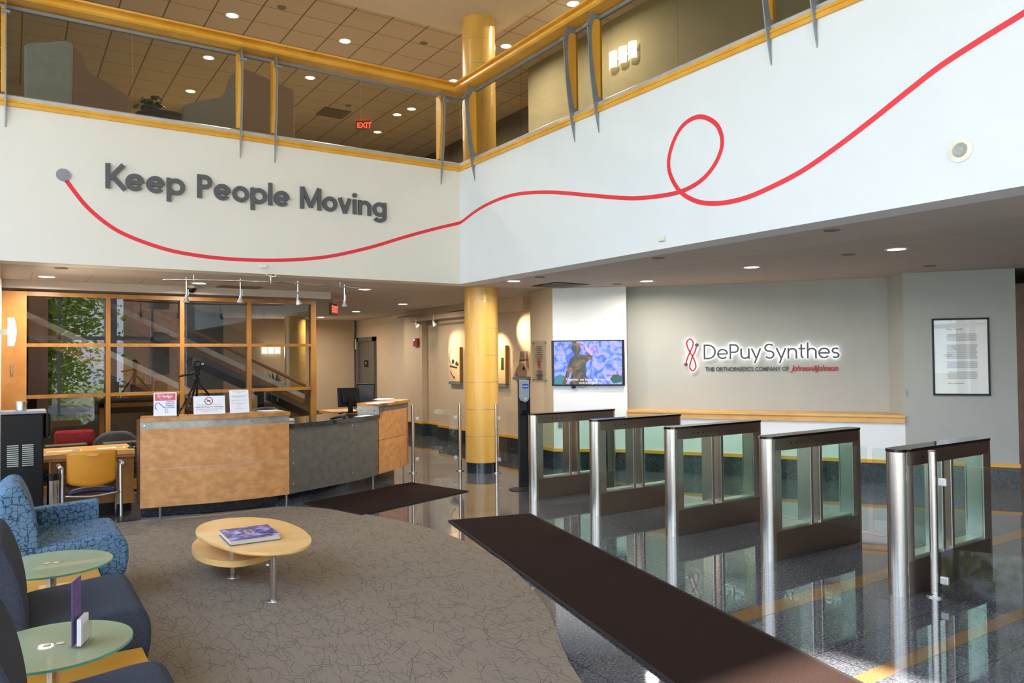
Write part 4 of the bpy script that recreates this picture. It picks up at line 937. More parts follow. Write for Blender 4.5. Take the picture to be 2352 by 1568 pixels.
lm = MB(); add_stroke(lm, [(L*.49, H*.28), (L*.60, H*.26), (L*.62, H*.15), (L*.52, H*.15), (L*.49, H*.28)], .003, F(0, 0), u, v, fr_, .0006, .001); lm.build('badge_picture', M['printink'], t)
t, u, v, fr_, F, L, H = slab_sign((1.655, 8.79), (1.985, 8.755), wyz((1.82, 8.77), 0, 909), 'wide white notice with a red prohibition circle standing on the desk', 'prohibition_sign')
lm = MB(); add_stroke(lm, [(L*.48+.040*cos(a*pi/12), H*.72+.040*sin(a*pi/12)) for a in range(25)], .007, F(0, 0), u, v, fr_, .0006, .001)
add_stroke(lm, [(L*.48-.028, H*.72+.028), (L*.48+.028, H*.72-.028)], .006, F(0, 0), u, v, fr_, .0008, .001); lm.build('prohibition_circle', M['signred'], t)
MB().obox(F(.48, .72), u, v, fr_, .034, .016, .0008).build('camera_picture', M['printink'], t)
for z, sz, tx_, mt in ((.50, .013, 'The photographing of this site is not permitted', 'papergrey'), (.37, .021, 'Please No Photos or Videotaping', 'printink'), (.27, .013, 'Any images taken must have company approval first', 'papergrey'), (.17, .012, 'Contact security with any question', 'printred')):
    text_mesh('printed_line', tx_, sz, M[mt], F(.5, z, .0055), u, v, t, depth=.0003, align='CENTER')
t, u, v, fr_, F, L, H = slab_sign((2.03, 8.765), (2.245, 8.755), wyz((2.14, 8.76), 0, 895), 'tall plain white letter in a clear stand on the desk top', 'letter_sign')
for z, tx_ in ((.90, 'Welcome to our site please\nbe aware'), (.72, 'all visitors must sign in with the\nreception desk on arrival'), (.54, 'Badges must be worn at all times'), (.42, 'Please wait for your host in the\nlobby seating'), (.26, 'Thank you'), (.18, 'from site services')):
    text_mesh('printed_line', tx_, .0125, M['papergrey'], F(.5, z, .0055), u, v, t, depth=.0003, align='CENTER')
# tripod with camera
tp = thing('camera_tripod', 'small black camera tripod with pan handle standing on the desk', 'tripod', (1.80, 8.93, 1.10))
ap = np.array([*PY(452, 872, 8.93)]); feet = [np.array([*Pz(409, 958, 1.11)[:2], 1.11]), np.array([*Pz(431, 950, 1.11)[:2], 1.11]), np.array([2.02, 9.02, 1.11])]
feet[0] = np.array([1.50, 8.80, 1.11]); 
for f_ in feet:
    d = f_-ap; a = ap+d*.05
    lg_ = MB().tube([a, ap+d*.5], .012, 8).build('leg', M['black'], tp)
    MB().tube([ap+d*.5, ap+d*.8], .009, 8).build('leg_section', M['black'], lg_); MB().tube([ap+d*.8, f_], .007, 8).build('leg_section', M['black'], lg_)
    for k in (.5, .78): MB().tube([ap+d*(k-.035), ap+d*(k+.035)], .017, 8).build('leg_clamp', mat('clamp_blue', '2d3a66', .4), lg_)
    MB().sphere(f_, .011, 8).build('rubber_foot', M['black'], lg_)
    MB().tube([ap+d*.42, ap+np.array([0, 0, -.16])], .004, 6).build('brace', M['black'], tp)
MB().tube([ap+(0, 0, -.22), ap+(0, 0, .08)], .012, 10).build('centre_column', M['black'], tp)
MB().sphere(ap+(0, 0, .01), .035, 12, (1, 1, .8)).build('shoulder', M['black'], tp)
MB().box(ap+(-.03, -.03, .05), ap+(.03, .03, .115)).build('pan_head', M['black'], tp, bevel=.008)
MB().tube([ap+(0, -.02, .08), PY(412, 864, 8.90)], [.008, .013], 8).build('pan_handle', M['black'], tp)
MB().box(ap+(-.045, -.03, .115), ap+(.045, .03, .135)).build('mount_plate', M['black'], tp)
cm = thing('camcorder', 'small black camera mounted on the desk tripod', 'camera', ap+(0, 0, .135))
MB().box(ap+(-.042, -.035, .137), ap+(.042, .04, .205)).build('body', M['black'], cm, bevel=.006)
MB().cyl(ap+(.0, -.035, .172), ap+(.0, -.062, .172), .024, 16).build('lens', M['blackgloss'], cm)
MB().box(ap+(-.035, -.03, .205), ap+(.035, .02, .235)).build('microphone', M['charcoal'], cm, bevel=.006)
MB().cyl(ap+(.045, -.01, .175), ap+(.07, -.01, .175), .012, 10).build('side_dial', M['alu'], cm)
MB().tube(catmull([ap+(-.035, -.03, .165), ap+(-.10, -.03, .16), ap+(-.11, -.03, .21), ap+(-.05, -.03, .225)], 5), .0025, 6).build('cable', M['black'], cm)
MB().tube(catmull([ap+(-.04, -.03, .16), ap+(-.085, -.03, .10), ap+(-.05, -.03, .0), ap+(-.01, -.03, -.02)], 5), .0025, 6).build('cable', M['black'], cm)
def papers(px0, px1, py, z, lab, n_=3, rot=.1, w1=.28, d1=.2, m_='paper', nm_='paper_stack'):
    p = (Pz(px0, py, z)+Pz(px1, py, z))/2; t = thing(nm_, lab, 'papers', (p[0], p[1], z))
    for k in range(n_):
        a = rot+random.uniform(-.15, .15); u = np.array([cos(a), sin(a), 0]); v = np.array([-sin(a), cos(a), 0])
        MB().obox((p[0]+random.uniform(-.02, .02), p[1]+random.uniform(-.02, .02), z+.002+k*.003), u, v, (0, 0, 1), w1, d1, .002).build('sheet', M[m_], t)
    return t
papers(588, 650, 944, 1.10, 'thin stack of white papers on the near veneer desk top', w1=.24, d1=.16)
papers(838, 905, 926, 1.10, 'white papers spread on the far end of the desk top', 4, .6, .34, .22)
papers(850, 912, 917, 1.10, 'open booklet and papers farther along the raised desk end', 3, .8, .34, .22)
papers(815, 858, 955, .955, 'white sheet lying on the granite counter beside the raised end', 1, .5, .26, .12)
tt = Pz(668, 968, .955); tag(MB().box((tt[0]-.03, tt[1]+.02, .956), (tt[0]+.05, tt[1]+.10, .985)).build('notepad', M['paper'], bevel=.004), 'small white notepad at the left end of the granite counter', 'notepad')
# monitors
def monitor(c, yaw, w, h, lab, zb_, tilt=.12):
    t = thing('computer_monitor', lab, 'monitor', (c[0], c[1], zb_)); u = np.array([cos(yaw), sin(yaw), 0]); nq = np.array([u[1], -u[0], 0]); v = np.array([0, 0, 1])+nq*-tilt; v /= np.linalg.norm(v); fr_ = np.cross(u, v)
    p = np.array([c[0], c[1], zb_+.09])+v*h/2
    MB().obox(p, u, v, fr_, w, h, .035).build('housing', M['black'], t, bevel=.006)
    MB().obox(p-fr_*.019, u, v, fr_, w-.03, h-.04, .002).build('screen', mat('screen_off', '3a4248', .25), t)
    MB().obox(p+fr_*.03+v*-.01, u, v, fr_, w*.62, h*.5, .035).build('rear_hump', M['black'], t, bevel=.01)
    MB().obox(np.array([c[0], c[1], zb_+.10])+fr_*.05, u, (0, 0, 1), fr_, .06, .20, .03).build('stand_neck', M['black'], t)
    MB().obox(np.array([c[0], c[1], zb_+.006])+fr_*.03, u, fr_, (0, 0, 1), .26, .20, .012).build('stand_base', M['black'], t, bevel=.004)
    return t
monitor((3.86, 9.88), -.0, .31, .26, 'black monitor seen from behind on the granite counter', .957-.06 if False else .957)
monitor((4.28, 10.32), pi-.25, .26, .30, 'taller dark monitor with its screen turned to the left', .957)
kb = Pz(778, 960, .955); kt_ = thing('barcode_scanner', 'black handheld scanner lying on the granite counter', 'scanner', (kb[0], kb[1], .957))
MB().tube([Pz(760, 962, .975), Pz(778, 957, .99), Pz(792, 953, .985)], [.012, .018, .03], 10).build('handle', M['black'], kt_)
MB().sphere(Pz(793, 953, .985), .03, 12, (1.2, 1, .8)).build('head', M['charcoal'], kt_)
# lower return counter behind the granite top, dark task chair behind the near panel
rc = thing('low_counter', 'low counter with wooden top behind the granite desk section', 'counter', (4.0, 11.0, 0))
MB().box((3.98, 10.75, 0), (4.35, 11.3, .88)).build('cabinet_body', M['desktop'], rc); MB().box((3.94, 10.7, .88), (4.4, 11.32, .925)).build('wood_top', M['ctop'], rc)
def task_chair(c, zt, w, mt, lab, yaw=0):
    t = thing('task_chair', lab, 'office chair', (c[0], c[1], 0))
    MB().grid(lambda a, b: (c[0]+(a-.5)*w, c[1]-.05*sin(pi*a)*1.0+.04*b, zt-.42+b*.42*(1-.30*(2*abs(a-.5))**3)), 14, 8).build('backrest', M[mt], t, solid=.05)
    MB().box((c[0]-.24, c[1]+.08, .42), (c[0]+.24, c[1]+.5, .50)).build('seat', M[mt], t, bevel=.03)
    MB().cyl((c[0], c[1]+.28, .08), (c[0], c[1]+.28, .42), .03).build('gas_column', M['black'], t)
    MB().box((c[0]-.03, c[1]+.0, .4), (c[0]+.03, c[1]+.1, zt-.3)).build('back_support', M['black'], t)
    for k in range(5):
        a = 2*pi*k/5; e_ = np.array([c[0]+.3*cos(a), c[1]+.28+.3*sin(a), .06]); MB().tube([(c[0], c[1]+.28, .09), e_], .018, 8).build('base_arm', M['black'], t); MB().sphere(e_-(0, 0, .03), .03, 8).build('caster', M['black'], t)
p = PY(610, 934, 10.2); task_chair((p[0], 10.2), p[2], .52, 'charcoal', 'black mesh task chair just behind the near desk top')
p = PY(267, 989, 10.4); task_chair((p[0], 10.4), p[2], .50, 'charcoal', 'dark tweed task chair behind the low work counter')

# ============================================================ WORK COUNTER, GUEST CHAIR, MACHINE
wc = thing('work_counter', 'wooden work counter with drawers joined to the left end of the desk', 'counter', (.7, 9.6, 0))
YC = 9.33
MB().box((.27, YC, .675), (1.15, YC+.72, .725)).build('worktop', M['desktop'], wc, bevel=.004)
MB().box((.29, YC+.02, .645), (1.15, YC+.06, .675)).build('apron', M['drawer'], wc)
MB().box((.98, YC+.10, .12), (1.15, YC+.66, .67)).box((.36, YC+.26, .12), (1.0, YC+.66, .67)).build('cabinet_body', M['drawer'], wc)
for x0, x1 in ((.37, .66), (.67, .975)):
    for z0, z1 in ((.47, .66), (.13, .46)):
        d_ = MB().box((x0, YC+.245, z0), (x1, YC+.262, z1)).build('drawer', M['drawer'], wc); MB().box(((x0+x1)/2-.05, YC+.235, z1-.012), ((x0+x1)/2+.05, YC+.246, z1-.002)).build('pull', M['alu'], d_)
MB().box((.36, YC+.3, .0), (1.15, YC+.6, .12)).build('toe_kick', M['black'], wc)
mm_ = mat('woven_mat', '4c4a3e', .8, c2='3c4034', scale=60)
for (x0, x1), la in (((100, 202), 'dark woven placemat at the left of the work counter'), ((232, 318), 'dark woven placemat at the right of the work counter')):
    yl = 1022 if x0 == 100 else 1016; a = Pz(x0+2, yl, .727); b = Pz(x1, yl, .727)
    tag(MB().box((a[0], (a[1]+b[1])/2-.10, .726), (b[0], (a[1]+b[1])/2+.14, .731)).build('placemat', mm_), la, 'placemat')
for (x0, x1, yy), la in (((105, 190, 1036), 'printed leaflet on the work counter left of the guest chair back'), ((222, 290, 1028), 'printed leaflet on the work counter right of the guest chair back')):
    a = Pz(x0, yy, .727); b = Pz(x1, yy, .727); q = thing('leaflet', la, 'leaflet', ((a+b)/2))
    MB().box((a[0], (a[1]+b[1])/2-.05, .726), (b[0], (a[1]+b[1])/2+.05, .729)).build('sheet', M['paper'], q)
    MB().box((b[0]-.09, (a[1]+b[1])/2-.03, .729), (b[0]-.02, (a[1]+b[1])/2+.04, .7302)).build('picture', mat('leaflet_teal', '4f7f90', .6), q)
bp = Pz(303, 1028, .727); bl = thing('desk_bell', 'small black bell shaped stand on the work counter by the desk', 'bell', bp)
MB().lathe(bp, [(0, 0), (.045, 0), (.045, .008), (.022, .02), (.018, .05), (.008, .065), (0, .068)], 20).build('body', M['black'], bl)
p = PY(172, 1004, 11.0); a = PY(125, 1004, 11.0); b = PY(216, 1004, 11.0)
rg = thing('red_bench', 'shiny red padded bench back behind the work counter', 'bench', (p[0], 10.6, 0))
MB().box((a[0], 10.95, p[2]-.10), (b[0], 11.07, p[2]+.09)).build('padded_back', M['redbag'], rg, bevel=.03)
MB().box((a[0], 11.07, .36), (b[0], 11.36, .46)).build('padded_seat', M['redbag'], rg, bevel=.03)
for x in (a[0]+.05, b[0]-.05):
    MB().box((x-.02, 10.99, 0), (x+.02, 11.03, p[2]-.05)).build('leg', M['black'], rg); MB().box((x-.02, 11.30, 0), (x+.02, 11.34, .4)).build('leg', M['black'], rg)
# guest chair, seen from behind
gc = thing('guest_chair', 'guest chair with curved wooden back, navy seat and silver arms', 'chair', (.70, 9.1, 0))
X0, X1, YB = .44, .975, 9.02
cx = (X0+X1)/2; hw = (X1-X0)/2-.035
def back_fn(a, b):
    "a across, b up : shield shaped plywood back, curved in plan"
    x = (a-.5)*2; zt = .775-.012*abs(x)**6; zb_ = .40+.045*(abs(x)**1.6)+ (.02 if abs(x) > .9 else 0)
    return (cx+x*hw*(1-.03*(1-b)), YB-.02-.045*(1-x*x)+.03*(1-b), zb_+(zt-zb_)*b)
bk = MB().grid(back_fn, 18, 10).build('wooden_back', mat('honey_ply', 'd8922a', .35, c2='c8821e', scale=3), gc, solid=.014)
hp = [(cx+.055*cos(a), YB-.088, .735+.010*sin(a)) for a in [2*pi*k/16 for k in range(16)]]
MB().prism(hp, 0, (0, .02, 0)).build('hand_slot', mat('slot_light', 'e0a95c', .5), gc)
MB().grid(lambda a, b: (X0+.035+(X1-X0-.07)*a, YB+.01+.44*b, .372+.045*(1-(2*a-1)**2)**.5*.6-.03*((1-b)**4)+.015*sin(pi*a)), 12, 10).build('seat', M['navyseat'], gc, solid=.05)
MB().tube(catmull([(X0+.02, YB-.03, .325), (cx, YB-.05, .305), (X1-.02, YB-.03, .325)], 6), .010, 8).build('rear_rail', M['metalgrey2'], gc)
for x in (X0, X1):
    s = -1 if x == X0 else 1
    MB().tube(catmull([(x, YB-.05, .0), (x, YB-.02, .30), (x, YB+.01, .58), (x+s*.004, YB+.02, .615)], 4), .015, 8).build('leg', M['metalgrey2'], gc)
    MB().tube(catmull([(x, YB+.46, 0), (x, YB+.42, .3), (x, YB+.36, .60)], 4), .014, 8).build('leg', M['metalgrey2'], gc)
    MB().box((x-.022+s*.02, YB-.02, .60), (x+.022+s*.02, YB+.38, .632)).build('armrest', M['metalgrey2'], gc, bevel=.012)
# black drinks machine
mc = thing('drinks_machine', 'tall black drinks machine with side vents beside the work counter', 'machine', (.1, 9.1, 0))
MB().box((-.085, 8.93, 0), (.275, 9.28, 1.185)).build('cabinet', M['black'], mc, bevel=.01)
MB().box((-.09, 8.92, 1.187), (.30, 9.29, 1.215)).build('top_panel', M['greymetal'], mc, bevel=.006)
MB().box((.277, 8.98, .93), (.335, 9.26, 1.185)).build('dispensing_head', M['blackgloss'], mc, bevel=.02)
for x0 in (-.03, .095):
    for k in range(11): MB().box((x0, 8.924, .675+k*.020), (x0+.095, 8.93, .685+k*.020)).build('vent_slat', M['metalgrey2'], mc)
cu = thing('steel_canister', 'small brushed steel canister on top of the black machine', 'canister', (.09, 9.08, 1.215))
MB().lathe((.09, 9.08, 1.217), [(0, 0), (.046, 0), (.048, .078), (0, .078)], 24).build('body', M['steel'], cu); MB().lathe((.09, 9.08, 1.295), [(.051, 0), (.051, .013), (0, .015)], 24).build('lid', M['metalgrey2'], cu)
tb = thing('steel_bin', 'narrow polished steel bin with black rim beside the black machine', 'bin', (.358, 8.98, 0))
MB().lathe((.358, 8.98, 0), [(0, 0), (.052, 0), (.052, .50), (.052, .505)], 24).build('body', M['chrome'], tb); MB().lathe((.358, 8.98, .505), [(.054, 0), (.054, .06), (.045, .06), (.04, .0)], 24).build('rim', M['black'], tb)

# ============================================================ MATS
rv = np.array([-.975, -4.2]); rv /= np.linalg.norm(rv); r0 = np.array([3.827, 6.954]); r1_ = np.array([4.663, 6.744]); r2 = r1_+rv*8.0; r3 = r0+rv*8.0
mt_ = thing('runner_mat', 'long dark brown runner mat crossing from the foreground toward the desk', 'mat', (3.6, 4, .0015))
MB().prism([(*r0, .007), (*r1_, .007), (*r2, .007), (*r3, .007)], 0, (0, 0, .007)).build('pile', M['runner'], mt_)
wd = (r1_-r0)/np.linalg.norm(r1_-r0); e_ = MB()
c4 = [r0-wd*.03-rv*.03, r1_+wd*.03-rv*.03, r2+wd*.03, r3-wd*.03]
e_.prism([(*p, .0065) for p in c4], 0, (0, 0, .0045)).build('rubber_edge', M['rubber'], mt_)
T_, N_, L_ = np.array([4.829, 8.368]), np.array([3.19, 7.80]), np.array([2.90, 8.83]); F_ = L_+T_-N_
mt2 = thing('entrance_mat', 'dark brown rectangular mat lying in front of the curved desk', 'mat', (3.8, 8.5, .0015))
MB().prism([(*p, .007) for p in (N_, T_, F_, L_)], 0, (0, 0, .007)).build('pile', M['runner'], mt2)
cn = (N_+F_)/2; MB().prism([(*(cn+(p-cn)*1.03), .0065) for p in (N_, T_, F_, L_)], 0, (0, 0, .0045)).build('rubber_edge', M['rubber'], mt2)

# ============================================================ COFFEE TABLE AND BOOK
ht = .347
ctb = thing('coffee_table', 'two tier oval maple coffee table on steel legs in the carpet area', 'coffee table', (1.56, 6.0, .006))
tp_px = [(449, 1222), (456, 1208), (480, 1197), (520, 1190), (580, 1187.5), (640, 1194), (688, 1211), (710, 1228), (715, 1241), (705, 1253), (672, 1264), (610, 1269), (545, 1263), (490, 1246), (459, 1233)]
def smooth_closed(P, n=4):
    P = [np.array(p, float) for p in P]; k = len(P); out = []
    for i in range(k):
        p0, p1, p2, p3 = P[i-1], P[i], P[(i+1) % k], P[(i+2) % k]
        for j in range(n):
            t = j/n; out.append(.5*((2*p1)+(-p0+p2)*t+(2*p0-5*p1+4*p2-p3)*t*t+(-p0+3*p1-3*p2+p3)*t**3))
    return out
top = [Pz(x, y, ht) for x, y in smooth_closed(tp_px)]
tcn = sum(top)/len(top)
MB().prism([tcn+(p-tcn)*.985-(0, 0, .028) for p in top], 0, (0, 0, .010), smooth=True).build('top_underside', M['desktop'], ctb)
MB().prism([p-(0, 0, .018) for p in top], 0, (0, 0, .018), smooth=True).build('table_top', M['table'], ctb)
lo_px = [(441, 1258), (446, 1243), (470, 1228), (520, 1222), (580, 1230), (640, 1252), (622, 1270), (580, 1283), (535, 1289), (490, 1285), (456, 1274)]
lo = [Pz(x, y, .205) for x, y in smooth_closed(lo_px)]
MB().prism([p-(0, 0, .045) for p in lo], 0, (0, 0, .045), smooth=True).build('lower_shelf', M['table'], ctb)
la = np.array([1.545, 5.405]); lb2 = np.array([1.45, 6.165]); lc = np.array([1.80, 6.35])
for p in (la, lb2, lc):
    l_ = MB().lathe((p[0], p[1], .012), [(.0225, 0), (.0225, ht-.04)], 20).build('leg', M['steel'], ctb)
    MB().lathe((p[0], p[1], .006), [(.048, 0), (.046, .006), (.024, .010)], 24).build('foot_disc', M['metalgrey2'], l_)
MB().lathe((lb2[0], lb2[1], .205), [(.04, 0), (.04, .006), (.0, .006)], 24).build('shelf_collar', M['metalgrey2'], ctb)
bkp = [Pz(529, 1254, ht+.001), Pz(645, 1238.5, ht+.001)]
b0 = np.array(bkp[0][:2]); b1 = np.array(bkp[1][:2]); bu = (b1-b0); bL = np.linalg.norm(bu); bu /= bL; bvv = np.array([-bu[1], bu[0]]); 
bb = Pz(500, 1216, ht+.045)[:2]; bW = min(.42, max(.28, abs(np.dot(bb-b0, bvv))))
skew = 0; bk_ = thing('picture_book', 'thick book with blue and purple abstract cover on the coffee table', 'book', (*((b0+b1)/2), ht+.001))
BP = lambda a, b, z: (*(b0+bu*a+bvv*b), z)
z0 = ht+.001
MB().prism([BP(0, 0, z0), BP(bL, 0, z0), BP(bL, bW, z0), BP(0, bW, z0)], 0, (0, 0, .004)).build('back_cover', mat('book_purple', '4a4468', .4), bk_)
MB().prism([BP(.006, .006, z0+.004), BP(bL-.006, .006, z0+.004), BP(bL-.006, bW-.004, z0+.004), BP(.006, bW-.004, z0+.004)], 0, (0, 0, .032)).build('page_block', M['pageside'], bk_)
cvm, nt, b = nm('abstract_cover'); g = nt.nodes.new('ShaderNodeTexCoord'); no = nt.nodes.new('ShaderNodeTexNoise'); no.inputs['Scale'].default_value = 11; no.inputs['Detail'].default_value = 6; no.inputs['Distortion'].default_value = .6
nt.links.new(g.outputs['Object'], no.inputs['Vector']); cr = nt.nodes.new('ShaderNodeValToRGB'); e = cr.color_ramp.elements
e[0].position = .30; e[0].color = lin('2c2450'); e[1].position = .74; e[1].color = lin('c8d8f4')
for p_, c_2 in ((.44, '453a72'), (.52, '4f62a8'), (.60, 'a58fd8')): q_ = e.new(p_); q_.color = lin(c_2)
nt.links.new(no.outputs[0], cr.inputs[0]); nt.links.new(cr.outputs[0], b.inputs['Base Color']); b.inputs['Roughness'].default_value = .25
MB().prism([BP(0, 0, z0+.036), BP(bL, 0, z0+.036), BP(bL, bW, z0+.036), BP(0, bW, z0+.036)], 0, (0, 0, .004)).build('front_cover', cvm, bk_)
bu3 = np.array([*bu, 0]); bv3 = np.array([*bvv, 0])
text_mesh('title', 'HUMAN\nMOTION', .042, M['alu'], BP(bL*.52, bW*.70, z0+.041), -bv3, bu3, bk_, depth=.0004, offset=.001)
text_mesh('subtitle', 'ART IN MOTION', .020, M['alu'], BP(bL*.42, bW*.72, z0+.041), -bv3, bu3, bk_, depth=.0004)

# ============================================================ LOUNGE SEATING
def extr(prof, y0, y1, mb=None):
    mb = mb or MB(); return mb.prism([(x, y0, z) for x, z in prof], 0, (0, y1-y0, 0))
def seat_prof(xf, dx=0):
    return catmull([(.02+dx, .42), (.12+dx, .455), (.30+dx, .47), (xf-.10, .485), (xf-.03, .455), (xf, .38), (xf-.005, .26), (xf-.05, .13), (xf-.12, .10)], 4)+[(.05+dx, .10)]
def back_prof(xb, dx=0):
    return catmull([(xb+.10, .30), (xb+.105, .50), (xb+.07, .70), (xb+.015, .84), (xb-.03, .875), (xb-.09, .86), (xb-.13, .78), (xb-.10, .5), (xb-.03, .30)], 4)
def lounge(y0, y1, xf, xb, mt, lab, arm=False):
    t = thing('lounge_seat', lab, 'lounge seat', ((xf+xb)/2, (y0+y1)/2, .006))
    m1 = MB(); p = [(x+0, z) for x, z in seat_prof(xf, xb)]
    extr(p, y0, y1, m1); m1.build('seat', M[mt], t, bevel=.028, seg=3)
    m2 = MB(); extr([(x, z) for x, z in back_prof(xb)], y0, y1, m2); m2.build('backrest', M[mt], t, bevel=.030, seg=3)
    if arm: m3 = MB(); extr([(xb+.02, .12), (xf-.14, .12), (xf-.12, .625), (xb+.05, .60)], y1-.005, y1+.12, m3); m3.build('arm', M[mt], t, bevel=.02, seg=3)
    for x in (xb+.12, xf-.15):
        for y in (y0+.08, y1-.08): MB().cyl((x, y, .006), (x, y, .11), .018).build('leg', M['metalgrey2'], t)
lounge(6.0, 6.72, .70, .06, 'weave', 'blue armchair with dark crackle pattern, farthest in the seating row', True)
lounge(4.18, 4.92, .59, -.03, 'navy', 'plain navy lounge seat between the two round glass tables')
lounge(2.70, 3.42, .555, -.05, 'navy', 'plain navy lounge seat at the bottom left corner')
bn = thing('bench_base', 'low maple platform linking the lounge seats under the glass tables', 'bench', (.25, 4.6, .006))
MB().box((-.10, 4.95, .24), (.50, 5.97, .29)).build('platform', M['maple'], bn, bevel=.006); MB().box((-.10, 3.45, .24), (.545, 4.16, .29)).build('platform', M['maple'], bn, bevel=.006)
for x in (-.05, .42):
    for y in (3.55, 4.05, 5.05, 5.85): MB().cyl((x, y, .006), (x, y, .24), .02).build('leg', M['metalgrey2'], bn)
def gtable(c, r, lab):
    t = thing('glass_side_table', lab, 'side table', (c[0], c[1], .29))
    MB().lathe((c[0], c[1], .490), [(0, 0), (r-.004, 0), (r, .004), (r, .008), (r-.003, .012), (0, .012)], 56).build('frosted_top', M['frost'], t)
    MB().lathe((c[0], c[1], .490), [(r+.0006, .001), (r+.0006, .011)], 56).build('glass_edge', mat('edge_green', '5fae9a', .2), t)
    MB().cyl((c[0], c[1], .291), (c[0], c[1], .478), .026, 20).build('stem', M['steel'], t)
    MB().cyl((c[0], c[1], .478), (c[0], c[1], .4895), .05, 20).build('stem_plate', M['greymetal'], t)
    for s in (-.024, .024): MB().cyl((c[0]+s, c[1]-s*.3, .5022), (c[0]+s, c[1]-s*.3, .5052), .016, 14).build('glass_fixing', M['steeld'], t)
gtable((.205, 5.30), .325, 'farther round frosted glass side table by the patterned armchair'); gtable((.155, 3.78), .302, 'nearer round frosted glass side table holding an acrylic leaflet stand')
# leaflet stand on the near table
hc = Pz(190, 1478, .504); ls = thing('leaflet_stand', 'clear acrylic stand with purple card and white leaflets on the near glass table', 'leaflet stand', hc)
hd = np.array([hc[0], hc[1], 0]); hd /= np.linalg.norm(hd); hs = np.array([hd[1], -hd[0], 0]); 
hu = hd*.96+hs*.28; hu /= np.linalg.norm(hu); hn = np.array([hu[1], -hu[0], 0]); base = np.array([hc[0], hc[1], .506])
MB().obox(base+hn*.0+(0, 0, .003), hu, hn, (0, 0, 1), .11, .075, .004).build('stand_base', M['acrylic'], ls)
MB().obox(base-hn*.025+(0, 0, .14), hu, (0, 0, 1), hn, .11, .27, .004).build('purple_card', mat('purple_card', '5b4a86', .4, c2='7a5a9a', scale=20), ls)
MB().obox(base+(0, 0, .06), hu, (0, 0, 1)+hn*.0, hn, .10, .11, .016).build('leaflet_bundle', M['paper'], ls)
MB().obox(base+hn*.018+(0, 0, .05), hu, (0, 0, 1), hn, .11, .09, .003).build('front_pocket', M['acrylic'], ls)

# ============================================================ LIGHTS OF THE BUILDING
def make_down(p, z, lab, grp, power, r=.085, color=(1, .90, .76), frame='white'):
    t = thing('downlight', lab, 'downlight', (p[0], p[1], z), grp)
    MB().lathe((p[0], p[1], z-.006), [(r, 0), (r+.02, 0), (r+.022, .006)], 28).build('trim_ring', M['white'], t)
    MB().lathe((p[0], p[1], z-.004), [(0, 0), (r, 0)], 28).build('lamp_disc', M['lampcool'], t)
    area_light(t, (p[0], p[1], z-.02), r*1.8, power, color)
    return t
low = [((.36, 10.79), 'lower ceiling downlight at the far left'), ((2.11, 10.79), 'lower ceiling downlight behind the track light'), ((4.41, 10.64), 'lower ceiling downlight at the right end of the track light'),
 ((6.25, 13.21), 'lower ceiling downlight toward the fire alarm'), ((6.31, 15.71), 'lower ceiling downlight in the elevator passage right of the exit sign'), ((6.38, 18.17), 'farthest lower ceiling downlight under the exit sign'),
 ((5.715, 8.57), 'lower ceiling downlight beside the tall column'), ((7.36, 7.71), 'lower ceiling downlight beside the television wall'), ((7.32, 5.89), 'lower ceiling downlight above the company sign'), ((7.37, 4.16), 'lower ceiling downlight nearest the framed poster')]
first = make_down(low[0][0], CEIL, low[0][1], 'lower ceiling downlights', 26)
for p, lb_ in low[1:]: copy_tree(first, (p[0], p[1], CEIL), lb_)
up = [((2.86, 12.12), 'upper ceiling downlight at the top left above the handrail'), ((4.69, 12.10), 'upper ceiling downlight at top centre left of the column'), ((2.91, 14.05), 'upper ceiling downlight behind glass below the top left one'),
 ((2.97, 16.0), 'upper ceiling downlight lowest over the tan wall'), ((4.74, 14.04), 'upper ceiling downlight just under the handrail right of the paired posts'), ((4.79, 15.98), 'upper ceiling downlight beside the second wood post'),
 ((7.15, 12.75), 'upper ceiling downlight touching the left of the tall column'), ((7.11, 10.83), 'upper ceiling downlight right of the tall column'), ((7.12, 8.97), 'upper ceiling downlight at the top edge right of centre'),
 ((7.18, 14.67), 'upper ceiling downlight behind glass near the corner'), ((7.08, 15.18), 'upper ceiling downlight just left of the one near the corner'), ((7.23, 16.6), 'upper ceiling downlight just right of the upper exit sign')]
f2_ = make_down(up[0][0], UC, up[0][1], 'upper ceiling downlights', 60)
for p, lb_ in up[1:]: copy_tree(f2_, (p[0], p[1], UC), lb_)
sl_ = make_down((4.15, 9.7), 6.785, 'small downlight at the edge of the atrium ceiling', 'upper ceiling downlights', 5, r=.05)
# ceiling discs
def disc(p, z, lab, grp):
    t = thing('ceiling_speaker', lab, 'ceiling speaker', (p[0], p[1], z), grp); MB().lathe((p[0], p[1], z-.008), [(0, 0), (.065, 0), (.07, .008)], 20).build('grille', M['exitbox'], t); return t
d0 = disc((.459, 9.718), CEIL, 'small dark disc in the lower ceiling at the far left', 'lower ceiling discs')
for p, lb_ in (((5.737, 7.99), 'small dark disc in the soffit just right of the column'), ((5.735, 5.826), 'small dark disc in the soffit above the company sign'), ((5.74, 3.79), 'larger recessed disc in the soffit toward the right edge'),
               ((9.13, 4.75), 'small dark disc above the framed poster'), ((7.307, 4.637), 'small dark disc left of the downlight near the poster'), ((7.286, 8.236), 'small dark disc above the television wall')): copy_tree(d0, (*p, CEIL), lb_)
d1_ = disc((3.43, 11.445), UC, 'small dark disc in the upper ceiling above the handrail at top left', 'upper ceiling discs')
for p, lb_ in (((5.853, 11.474), 'small dark disc in the upper ceiling left of the column'), ((5.946, 15.169), 'small dark disc in the upper ceiling seen through the glass')): copy_tree(d1_, (*p, UC), lb_)
vt = thing('ceiling_vent', 'black square louvred vent in the ceiling above the television', 'vent', (6.95, 8.75, CEIL))
